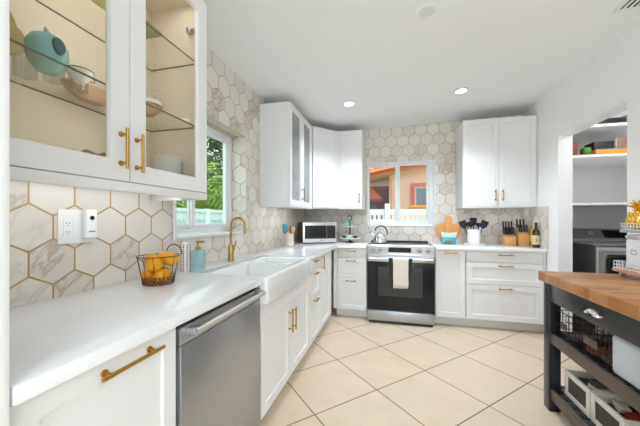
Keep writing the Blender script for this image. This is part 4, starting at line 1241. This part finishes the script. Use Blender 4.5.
light('closet_fill', 'POINT', (2.15, 2.85, 2.30), (0, 0, 0), 9, (0.95, 0.97, 1.0), shadow_soft_size=0.08)  # added fill lamp, lightens the inside of the closet
SH = 1.8765
GS = 'things on the laundry shelf'
o = MB().box(0, 0.31, 0, 0.22, 0, 0.052, 0.003).build('box', M['orange'], loc=(2.0, 3.50, SH)); tag(o, 'long orange box lying on the laundry shelf', 'box', GS)
o = MB().box(0, 0.30, 0, 0.21, 0, 0.012, 0.002).build('folder', M['grey_card'], loc=(2.004, 3.505, SH + 0.0526)); tag(o, 'flat grey folder lying on the orange box', 'folder', GS)
o = MB().box(0, 0.17, 0, 0.16, 0, 0.085, 0.004).build('case', M['black'], loc=(2.01, 3.545, SH + 0.0652)); tag(o, 'black case on the grey folder on the laundry shelf', 'case', GS)
r = thing('game_box', 'printed brown box standing upright on the folder at the shelf right', 'box', (2.19, 3.53, SH + 0.0652), 0, GS)
MB().box(0, 0.12, 0, 0.045, 0, 0.11, 0.002).build('box', M['photo_print'], r)
MB().box(-0.004, -0.0003, 0.001, 0.044, 0, 0.11).build('spine', M['whitewash'], r)
o = MB().box(0, 0.07, 0, 0.09, 0, 0.07, 0.02).build('packet', M['green'], loc=(1.90, 3.50, SH + 0.021)); tag(o, 'bright green packet at the left end of the laundry shelf', 'packet', GS)
o = MB().box(0, 0.10, 0, 0.09, 0, 0.02, 0.004).build('packet', M['red'], loc=(1.888, 3.50, SH)); tag(o, 'red packet under the green packet on the laundry shelf', 'packet', GS)
o = MB().box(0, 0.07, 0, 0.2, 0, 0.15, 0.008).build('box', M['maroon'], loc=(1.79, 3.52, SH)); tag(o, 'dark maroon box against the closet side on the laundry shelf', 'box', GS)
o = MB().box(0, 0.26, 0, 0.2, 0, 0.10, 0.006).build('box', M['black'], loc=(2.05, 3.60, 2.1765)); tag(o, 'black box on the topmost laundry shelf', 'box', GS)
o = MB().box(0, 0.14, 0, 0.2, 0, 0.13, 0.006).build('box', M['grey_card'], loc=(2.33, 3.58, 2.1765)); tag(o, 'grey box right of the black box on the topmost laundry shelf', 'box', GS)

# ================================================================== KITCHEN CART
KX0, KX1, KY0, KY1 = 0.965, 1.538, 1.365, 2.190
r = thing('kitchen_cart', 'black kitchen cart with a thick butcher block top at right', 'kitchen cart', (KX0, KY0, 0))
kw, kl = KX1 - KX0, KY1 - KY0
MB().box(-0.022, kw + 0.022, -0.022, kl + 0.022, 0.8205, 0.880, 0.004).build('top', M['butcher'], r)
lg = 0.066
for x in (0, kw - lg):
    for y in (0, kl - lg):
        MB().box(x, x + lg, y, y + lg, 0.001, 0.820, 0.003).build('leg', M['dark_wood'], r)
def side_rails(z0, z1, name, m):
    b = MB()
    b.box(0.008, 0.026, lg + 0.0005, kl - lg - 0.0005, z0, z1, 0.002); b.box(kw - 0.026, kw - 0.008, lg + 0.0005, kl - lg - 0.0005, z0, z1, 0.002)
    b.box(lg + 0.0005, kw - lg - 0.0005, 0.008, 0.026, z0, z1, 0.002); b.box(lg + 0.0005, kw - lg - 0.0005, kl - 0.026, kl - 0.008, z0, z1, 0.002)
    return b.build(name, m, r)
a = MB().box(kw - 0.026, kw - 0.008, lg + 0.0005, kl - lg - 0.0005, 0.70, 0.820, 0.002).box(lg + 0.0005, kw - lg - 0.0005, 0.008, 0.026, 0.70, 0.820, 0.002).box(lg + 0.0005, kw - lg - 0.0005, kl - 0.026, kl - 0.008, 0.70, 0.820, 0.002)
a.build('apron', M['dark_wood'], r)
d = MB().box(0.004, 0.026, lg + 0.002, kl - lg - 0.002, 0.703, 0.817, 0.002).build('drawer', M['dark_wood'], r)
cup = MB(); n1, n2 = 20, 8
rows = []
for i in range(n2 + 1):
    ph_ = (pi / 2) * i / n2
    rows.append([cup.bm.verts.new((0.004 - 0.026 * sin(ph_) - 0.0005, 0.335 + 0.048 * cos(pi * k / n1) * (0.75 + 0.25 * cos(ph_)), 0.752 + 0.030 * sin(pi * k / n1) * cos(ph_) )) for k in range(n1 + 1)])
for A, B in zip(rows, rows[1:]):
    for k in range(n1):
        cup.bm.faces.new((A[k], A[k + 1], B[k + 1], B[k]))
bmesh.ops.remove_doubles(cup.bm, verts=cup.bm.verts[:], dist=0.0004)
bmesh.ops.solidify(cup.bm, geom=cup.bm.faces[:], thickness=0.002)
cup.build('cup_pull', M['chrome'], d)
for zs in (0.435, 0.080):
    side_rails(zs, zs + 0.065, 'shelf_rail', M['dark_worn'])
    s_ = MB()
    for k in range(10):
        y0 = 0.030 + k * (kl - 0.06) / 10
        s_.box(lg + 0.001 if (k < 1 or k > 8) else 0.0275, kw - lg - 0.001 if (k < 1 or k > 8) else kw - 0.0275, y0 + 0.004, y0 + (kl - 0.06) / 10 - 0.004, zs + 0.042, zs + 0.060, 0.002)
    s_.build('slatted_shelf', M['dark_wood'], r)

# black wire baskets on the middle shelf
def wire_basket(label, x0, y0, w_, l_, h_, zb_, group):
    rr = thing('wire_basket', label, 'basket', (x0, y0, zb_), 0, group)
    b = MB()
    t = 0.0016
    def seg(p, q, rad=t):
        b.cyl(p, q, rad, seg=6)
    for z in (0.002, h_ * 0.25, h_ * 0.5, h_ * 0.75, h_):
        rad = 0.003 if z in (0.002, h_) else t
        seg((0, 0, z), (w_, 0, z), rad); seg((w_, 0, z), (w_, l_, z), rad); seg((w_, l_, z), (0, l_, z), rad); seg((0, l_, z), (0, 0, z), rad)
    nx, ny = max(2, round(w_ / 0.03)), max(2, round(l_ / 0.03))
    for i in range(nx + 1):
        x = w_ * i / nx
        seg((x, 0, 0), (x, 0, h_)); seg((x, l_, 0), (x, l_, h_)); seg((x, 0, 0.002), (x, l_, 0.002))
    for j in range(1, ny):
        y = l_ * j / ny
        seg((0, y, 0), (0, y, h_)); seg((w_, y, 0), (w_, y, h_)); seg((0, y, 0.002), (w_, y, 0.002))
    b.build('wire_cage', M['black_metal'], rr)
    MB().box(-0.0045, -0.0015, l_ * 0.30, l_ * 0.72, h_ * 0.36, h_ * 0.62, 0.001).build('name_plate', M['dark_worn'], rr)
    return rr
MZ = 0.4990
wire_basket('black wire basket at the far end of the cart middle shelf', 1.005, 1.955, 0.42, 0.16, 0.155, MZ, 'wire baskets on the cart')
wire_basket('black wire basket in the middle of the cart shelf beside the plastic bin', 1.005, 1.665, 0.42, 0.26, 0.165, MZ, 'wire baskets on the cart')
for i, (x, y, hh, m, lab) in enumerate(((1.03, 1.70, 0.03, M['dark_worn'], 'brown packet lying in the middle wire basket'), (1.02, 1.80, 0.03, M['maroon'], 'dark red packet lying in the middle wire basket'), (1.03, 1.975, 0.025, M['dark_worn'], 'brown packet lying in the far wire basket'))):
    o = MB().box(0, 0.3, 0, 0.085, 0, hh, 0.012).build('packet', m, loc=(x, y, MZ + 0.0045)); tag(o, lab, 'packet', 'packets in the wire baskets')
r = thing('plastic_bin', 'frosted pale blue plastic bin at the near end of the cart shelf', 'bin', (1.0, 1.438, MZ))
def open_bin(w_, l_, h_, t, bev):
    b = MB()
    b.box(0, w_, 0, l_, 0, h_, bev, seg=4)
    top = [f for f in b.bm.faces if f.normal.z > 0.9 and f.calc_center_median().z > h_ - 0.001]
    bmesh.ops.recalc_face_normals(b.bm, faces=b.bm.faces[:])
    top = max(b.bm.faces, key=lambda f: (f.calc_center_median().z, f.calc_area()))
    rr = bmesh.ops.inset_region(b.bm, faces=[top], thickness=t)
    bmesh.ops.translate(b.bm, verts=top.verts[:], vec=(0, 0, -h_ + 0.012))
    return b
open_bin(0.40, 0.215, 0.190, 0.010, 0.022).build('bin', M['bin'], r)

# whitewashed crates on the lower shelf
LZ = 0.1408
for i, (y0, lab) in enumerate(((1.862, 'whitewashed crate with a chalkboard panel at the far end of the lower cart shelf'),
                               (1.622, 'middle whitewashed chalkboard crate on the lower cart shelf, holding a red packet'),
                               (1.400, 'whitewashed chalkboard crate at the near end of the lower cart shelf'))):
    l_ = 0.230 if i < 2 else 0.212
    rr = thing('crate', lab, 'crate', (1.034, y0, LZ), 0, 'whitewashed crates on the cart')
    b = MB()
    w_, h_ = 0.34, 0.155
    b.box(0, 0.014, 0, 0.03, 0, h_, 0.002).box(0, 0.014, l_ - 0.03, l_, 0, h_, 0.002).box(0, 0.014, 0.03, l_ - 0.03, 0, 0.03, 0.002).box(0, 0.014, 0.03, l_ - 0.03, h_ - 0.03, h_, 0.002)
    b.box(w_ - 0.014, w_, 0, l_, 0, h_, 0.002).box(0.0141, w_ - 0.0141, 0, 0.012, 0, h_, 0.002).box(0.0141, w_ - 0.0141, l_ - 0.012, l_, 0, h_, 0.002).box(0.0141, w_ - 0.0141, 0.0121, l_ - 0.0121, 0, 0.01)
    b.build('box', M['whitewash'], rr)
    MB().box(0.004, 0.010, 0.0302, l_ - 0.0302, 0.0302, h_ - 0.0302).build('chalkboard', M['chalk'], rr)
    MB().cyl((-0.012, l_ / 2, h_ - 0.02), (-0.0002, l_ / 2, h_ - 0.02), 0.007, seg=12).build('knob', M['gun'], rr) if False else None
GC = 'things in the cart crates'
def loose(name, m, loc, size, rz, lab, cat, rx=0):
    o = MB().box(-size[0] / 2, size[0] / 2, -size[1] / 2, size[1] / 2, 0, size[2], min(size) * 0.15).build(name, m, loc=loc)
    o.rotation_euler = (rx, 0, rz); tag(o, lab, cat, GC)
CZ = LZ + 0.011
loose('box', M['charcoal'], (1.20, 1.975, CZ), (0.27, 0.19, 0.115), 0, 'dark flat box filling the far crate', 'box')
loose('book', M['paper'], (1.14, 1.935, CZ + 0.1155), (0.11, 0.075, 0.022), 0.3, 'small cream book on the dark box in the far crate', 'book')
loose('book', M['dark_worn'], (1.135, 1.935, CZ + 0.138), (0.10, 0.06, 0.012), 0.1, 'thin brown booklet on the cream book in the far crate', 'book')
loose('box', M['charcoal'], (1.20, 1.738, CZ), (0.27, 0.19, 0.110), 0, 'dark flat box filling the middle crate', 'box')
loose('packet', M['red'], (1.15, 1.685, CZ + 0.1105), (0.12, 0.06, 0.03), 0.2, 'red packet on the dark box in the middle crate', 'packet')
loose('packet', M['paper'], (1.12, 1.770, CZ + 0.1105), (0.05, 0.07, 0.025), -0.2, 'cream packet at the far side of the middle crate', 'packet')
loose('box', M['charcoal'], (1.20, 1.506, CZ), (0.27, 0.18, 0.110), 0, 'dark flat box filling the near crate', 'box')

# two-tier stand on the cart
TX, TY, TZ0 = 1.325, 1.775, 0.8805
r = thing('tiered_stand', 'two-tier stand of rosy wood and galvanised metal on the cart', 'stand', (TX, TY, TZ0))
SW, SL = 0.228, 0.40
for (x, y) in ((0.03, 0.035), (SW - 0.03, 0.035), (0.03, SL - 0.035), (SW - 0.03, SL - 0.035)):
    MB().ball((x, y, 0.0125), 0.0125, 14, (1.2, 1.2, 1)).build('foot', M['chrome'], r)
MB().box(0, SW, 0, SL, 0.0255, 0.046, 0.003).build('lower_board', M['pinkwood'], r)
def rail(z0, h_, xa=0.006, ya=SL - 0.006):
    b = MB()
    xb = SW - 0.006
    for z in (z0 + 0.003, z0 + h_ / 2, z0 + h_):
        b.tube([(xa, 0.006, z), (xb, 0.006, z), (xb, ya, z), (xa, ya, z)], 0.0022, 6, True)
    nx, ny = 10, 16
    for i in range(nx + 1):
        x = xa + (xb - xa) * i / nx
        for y in (0.006, ya):
            b.cyl((x, y, z0), (x, y, z0 + h_), 0.0016, seg=6)
    for j in range(1, ny):
        y = 0.006 + (ya - 0.006) * j / ny
        for x in (xa, xb):
            b.cyl((x, y, z0), (x, y, z0 + h_), 0.0016, seg=6)
    return b
rail(0.0463, 0.042).build('lower_rail', M['tin'], r)
for (x, y) in ((0.036, 0.19), (SW - 0.012, 0.19)):
    MB().cyl((x, y, 0.0465), (x, y, 0.2645), 0.004, seg=10).build('post', M['galv'], r)
MB().box(0.03, SW, 0, SL - 0.012, 0.265, 0.280, 0.003).build('upper_board', M['galv'], r)
rail(0.2803, 0.040, 0.036, SL - 0.018).build('upper_rail', M['tin'], r)
# pineapple on the upper tier
r = thing('gold_pineapple', 'shiny gold pineapple ornament on the upper tier of the cart stand', 'ornament', (TX + 0.083, TY + 0.330, TZ0 + 0.2805))
r.scale = (1.08, 1.08, 1.15)
pb = MB()
pb.lathe([(0, 0), (0.022, 0), (0.034, 0.012), (0.042, 0.038), (0.042, 0.062), (0.034, 0.09), (0.020, 0.104), (0, 0.108)], (0, 0, 0), 28)
for j in range(7):
    z = 0.014 + j * 0.013
    rad = 0.042 * sqrt(max(0.1, 1 - ((z - 0.05) / 0.062) ** 2))
    for k in range(14):
        a_ = 2 * pi * (k + 0.5 * (j % 2)) / 14
        pb.ball((rad * cos(a_), rad * sin(a_), z), 0.0065, 8, (0.8, 0.8, 1))
pb.build('fruit', M['gold'], r)
lf = MB()
for ring_, (nl, ln, tl) in enumerate(((8, 0.055, 0.9), (7, 0.055, 0.5), (5, 0.06, 0.2))):
    for k in range(nl):
        a_ = 2 * pi * k / nl + ring_ * 0.4
        d1 = Vector((cos(a_) * sin(tl), sin(a_) * sin(tl), cos(tl)))
        d2 = Vector((cos(a_) * sin(tl + 0.5), sin(a_) * sin(tl + 0.5), cos(tl + 0.5)))
        p = Vector((0, 0, 0.106))
        lf.tube([p, p + d1 * ln * 0.4, p + d1 * ln * 0.55 + d2 * ln * 0.45], [0.006, 0.006, 0.0008], 6)
lf.build('crown', M['gold'], r)
# canisters on the lower tier
def canister(label, x, y, z, rad, h_):
    rr = thing('canister', label, 'canister', (x, y, z), 0, 'white canisters on the cart stand')
    MB().box(-rad, rad, -rad, rad, 0, h_, 0.012, seg=3).build('body', M['tin'], rr)
    MB().box(-rad - 0.003, rad + 0.003, -rad - 0.003, rad + 0.003, h_ + 0.0005, h_ + 0.026, 0.010, seg=3).build('lid', M['tin'], rr)
    MB().tube([(-rad - 0.0035, -0.03, h_ + 0.008), (-rad - 0.014, -0.018, h_ + 0.014), (-rad - 0.014, 0.018, h_ + 0.014), (-rad - 0.0035, 0.03, h_ + 0.008)], 0.003, 8).build('clasp', M['steel'], rr)
    s_ = MB()
    s_.tube([(-rad - 0.0012, 0.024 * cos(a_), h_ * 0.58 - 0.016 * sin(a_)) for a_ in [pi * k / 12 for k in range(13)]], 0.0014, 6)
    for yy in (-0.012, 0.012):
        s_.tube([(-rad - 0.0012, yy + 0.005 * cos(a_), h_ * 0.63 + 0.005 * sin(a_)) for a_ in [2 * pi * k / 10 for k in range(10)]], 0.0012, 5, True)
    s_.build('script_mark', M['script'], rr)
    return rr
canister('white square canister with a grey smile mark at the far side of the stand', TX + 0.115, TY + 0.310, TZ0 + 0.0465, 0.064, 0.180)
canister('white square canister nearer the camera on the lower stand tier', TX + 0.115, TY + 0.090, TZ0 + 0.0465, 0.064, 0.180)

# ================================================================== GARDEN AND NEIGHBOUR
struct(MB().box(-14, LW - TH - 0.001, -6, 16, -0.30, -0.20).box(LW - TH, 6, BW + 0.3, 16, -0.30, -0.20).build('ground', M['grass'], smooth=False))
# white fence seen through the sink window
r = thing('garden_fence', 'pale vinyl picket fence in the garden outside the sink window', 'fence', (-4.0, 3.0, -0.2))
L2 = 5.0
for k in range(5):
    y = k * L2 / 4
    p_ = MB().box(-0.05, 0.05, y - 0.05, y + 0.05, 0, 1.66, 0.008).build('post', M['fence'], r)
b = MB()
for z in (0.12, 1.05, 1.58):
    b.box(-0.025, 0.025, 0.051, L2 - 0.051, z, z + 0.07)
b.build('rail', M['fence'], r)
b = MB()
n_ = 40
for k in range(n_):
    y = 0.07 + k * (L2 - 0.14) / n_
    b.box(-0.045, -0.026, y, y + 0.098, 0.1, 1.42, 0.004)
b.build('picket_panel', M['fence'], r)
b = MB()
for k in range(60):
    y = 0.09 + k * (L2 - 0.2) / 60
    b.box(-0.01, 0.01, y, y + 0.055, 1.42, 1.58)
b.build('lattice', M['fence'], r)

def palm(label, loc, seed, hgt, nf, m):
    rnd = random.Random(seed)
    rr = thing('areca_palm', label, 'palm', loc, 0, 'palms beyond the garden fence')
    st = MB()
    canes = []
    for k in range(6):
        a_ = rnd.uniform(0, 2 * pi); l_ = rnd.uniform(0.1, 0.5)
        h = hgt * rnd.uniform(0.45, 0.8)
        top = Vector((cos(a_) * l_, sin(a_) * l_, h))
        st.tube([(cos(a_) * 0.12, sin(a_) * 0.12, 0), tuple(top * 0.5 + Vector((0, 0, 0.05))), tuple(top)], [0.035, 0.03, 0.022], 8)
        canes.append((top, a_))
    st.build('cane', M['trunk'], rr)
    fo = MB()
    for top, a0 in canes:
        for f in range(nf):
            a_ = a0 + rnd.uniform(-1.6, 1.6) + (pi if rnd.random() < 0.3 else 0)
            el = rnd.uniform(0.5, 1.35); ln = rnd.uniform(0.9, 1.5) * hgt / 3
            P = Vector(top) - Vector((0, 0, rnd.uniform(0, hgt * 0.5))); d = Vector((cos(a_) * cos(el), sin(a_) * cos(el), sin(el)))
            pts = []
            for k in range(11):
                pts.append(P.copy()); P = P + d * ln / 10
                d = (d + Vector((0, 0, -0.16))).normalized()
            side = Vector((-sin(a_), cos(a_), 0))
            for k in range(1, 11):
                t = (pts[k] - pts[k - 1]).normalized()
                w_ = ln * 0.34 * sin(pi * (k / 11) ** 0.8) + 0.06
                for sg in (-1, 1):
                    tip = pts[k] + side * sg * w_ * 0.8 + t * w_ * 0.7 + Vector((0, 0, -0.35 * w_))
                    wd = t * 0.026
                    mid = (pts[k] * 0.5 + tip * 0.5) + Vector((0, 0, 0.05 * w_))
                    fo.quad(pts[k], mid - wd, tip, mid + wd)
    fo.build('foliage', m, rr, normals=False, smooth=False)
    return rr
pm = palm('yellow-green palm in the middle of the sink window view', (-6.6, 7.9, -0.2), 3, 3.9, 18, M['frond'])
dup(pm, (-6.7, 10.9, -0.2), 1.7, 'yellow-green palm seen at the right of the sink window', sc=1.05)
dup(pm, (-6.6, 5.2, -0.2), 4.0, 'yellow-green palm seen at the left of the sink window', sc=0.95)
def bush(label, loc, size, seed, n_):
    rnd = random.Random(seed)
    rr = thing('hedge_bush', label, 'bush', loc, 0, 'bushes behind the palms')
    b = MB()
    for k in range(n_):
        u = rnd.uniform(-1, 1); th = rnd.uniform(0, 2 * pi); s_ = sqrt(1 - u * u); rad = rnd.uniform(0.72, 1.0)
        c = Vector((s_ * cos(th) * size[0] * rad, s_ * sin(th) * size[1] * rad, size[2] + u * size[2] * rad))
        a1 = Vector((rnd.uniform(-1, 1), rnd.uniform(-1, 1), rnd.uniform(-.6, .6))).normalized(); a2 = a1.cross(Vector((rnd.uniform(-1, 1), rnd.uniform(-1, 1), 1))).normalized()
        l_ = rnd.uniform(0.10, 0.2)
        b.quad(c - a1 * l_, c + a2 * l_ * 0.4, c + a1 * l_, c - a2 * l_ * 0.4)
    b.build('foliage', M['leaf_dark'], rr, normals=False, smooth=False)
    t_ = MB()
    for k in range(4):
        t_.tube([(0.06 * k - 0.1, 0.03 * k, 0), (0.15 * k - 0.2, 0.1 * k - 0.1, size[2])], [0.05, 0.025], 7)
    t_.build('stem', M['trunk'], rr)
    return rr
bs = bush('dark green bush behind the middle palm', (-9.8, 9.6, -0.2), (1.4, 1.64, 3.9), 5, 9000)
dup(bs, (-9.8, 13.5, -0.2), 0.8, 'dark green bush behind the right palm')
dup(bs, (-9.8, 5.7, -0.2), 2.0, 'dark green bush behind the left palm')

# neighbour house seen through the range window
HY = 8.0
r = thing('neighbor_house', 'peach stucco house with a terracotta tile roof outside the range window', 'house', (0, HY, -0.2))
def lz(z):
    return z + 0.2
b = MB()
b.box(-0.10, 4.0, 0, 0.2, 0, lz(3.3)); b.box(-2.2, -0.10, 0.6, 0.8, 0, lz(3.4)); b.box(-0.10, 0.1, 0.2, 0.8, 0, lz(3.3))
b.build('wall', M['peach'], r)
# raking eave across the front: fascia board and soffit, tiles above
rk = math.atan2(2.614 - 2.323, 0.872 + 0.647)
def rake(x):
    return 2.323 + (x + 0.647) * (2.614 - 2.323) / (0.872 + 0.647)
MB().prism([(-2.2, lz(rake(-2.2)) - 0.02), (3.5, lz(rake(3.5)) - 0.02), (3.5, lz(rake(3.5)) + 0.09), (-2.2, lz(rake(-2.2)) + 0.09)], -0.42, -0.36, 'y').build('fascia', M['fascia'], r)
MB().prism([(-2.2, lz(rake(-2.2)) - 0.01), (3.5, lz(rake(3.5)) - 0.01), (3.5, lz(rake(3.5)) + 0.03), (-2.2, lz(rake(-2.2)) + 0.03)], -0.358, 0.9, 'y').build('soffit', M['peach'], r)
b = MB()
for k in range(23):
    x0 = -2.2 + k * 0.25
    for j in range(9):
        y0 = -0.44 + j * 0.27
        z0 = lz(rake(x0 + 0.12)) + 0.12 + 0.12 * j
        b.cyl((x0 + 0.12, y0, z0), (x0 + 0.12, y0 + 0.34, z0 + 0.15), 0.10, 0.085, seg=10)
b.build('roof_tiles', M['terracotta'], r)
MB().prism([(-2.2, lz(rake(-2.2)) + 0.05), (3.5, lz(rake(3.5)) + 0.05), (3.5, lz(rake(3.5)) + 0.10), (-2.2, lz(rake(-2.2)) + 0.10)], -0.40, 2.0, 'y', mtx=Matrix.Translation((0, -0.4, 0)) @ Matrix.Identity(4)).build('roof_deck', M['terracotta'], r)
# maroon shutter in the recess
MB().box(-0.85, -0.12, 0.54, 0.598, lz(0.9), lz(2.20)).build('shutter', M['maroon'], r)
# red awning in front of the recess
MB().prism([(-1.6, lz(2.16)), (-0.62, lz(2.16)), (-0.28, lz(1.80)), (-1.7, lz(1.80))], -0.02, 0.02, 'y', mtx=Matrix.Translation((0, 0.15, 0))).build('awning', M['redtrim'], r)
MB().box(-1.6, -0.28, 0.12, 0.18, lz(1.72), lz(1.795)).build('awning_valance', M['maroon'], r)
MB().box(-1.6, -0.45, 0.3, 0.36, lz(1.2), lz(1.70)).build('screen_panel', M['dark_worn'], r)
MB().tube([(-0.02, -0.03, lz(2.35)), (-0.02, -0.03, lz(0.2))], 0.025, 8).build('downpipe', M['peach'], r)
wf = MB()
wf.box(0.46, 0.56, -0.05, -0.0005, lz(1.55), lz(2.20)); wf.box(1.45, 1.55, -0.05, -0.0005, lz(1.55), lz(2.20)); wf.box(0.561, 1.449, -0.05, -0.0005, lz(2.09), lz(2.20))
wo = wf.build('window_surround', M['redtrim'], r)
MB().box(0.562, 0.60, -0.03, -0.0005, lz(1.60), lz(2.088)).box(1.41, 1.448, -0.03, -0.0005, lz(1.60), lz(2.088)).box(0.601, 1.409, -0.03, -0.0005, lz(2.05), lz(2.088)).build('window_frame', M['fence_w'], r)
MB().box(0.602, 1.408, -0.015, -0.001, lz(1.60), lz(2.048)).build('window_glass', M['house_glass'], r)
MB().box(0.44, 1.57, -0.10, -0.0005, lz(1.54), lz(1.598)).build('window_sill', M['orange'], r)
# white terrace fence between
r = thing('terrace_railing', 'white panelled terrace railing in front of the peach house', 'railing', (-1.5, 7.0, -0.2))
for k in range(5):
    x = 0.42 + k * 0.95
    MB().box(x - 0.06, x + 0.06, -0.06, 0.06, 0, 1.80, 0.008).build('post', M['fence_w'], r)
b = MB()
for z in (1.53, 0.2):
    b.box(-1.0, 4.3, -0.02, 0.02, z, z + 0.14)
for k in range(48):
    x = -0.95 + k * 0.11
    b.box(x, x + 0.072, -0.012, 0.012, 0.34, 1.53)
b.build('balustrade', M['fence_w'], r)
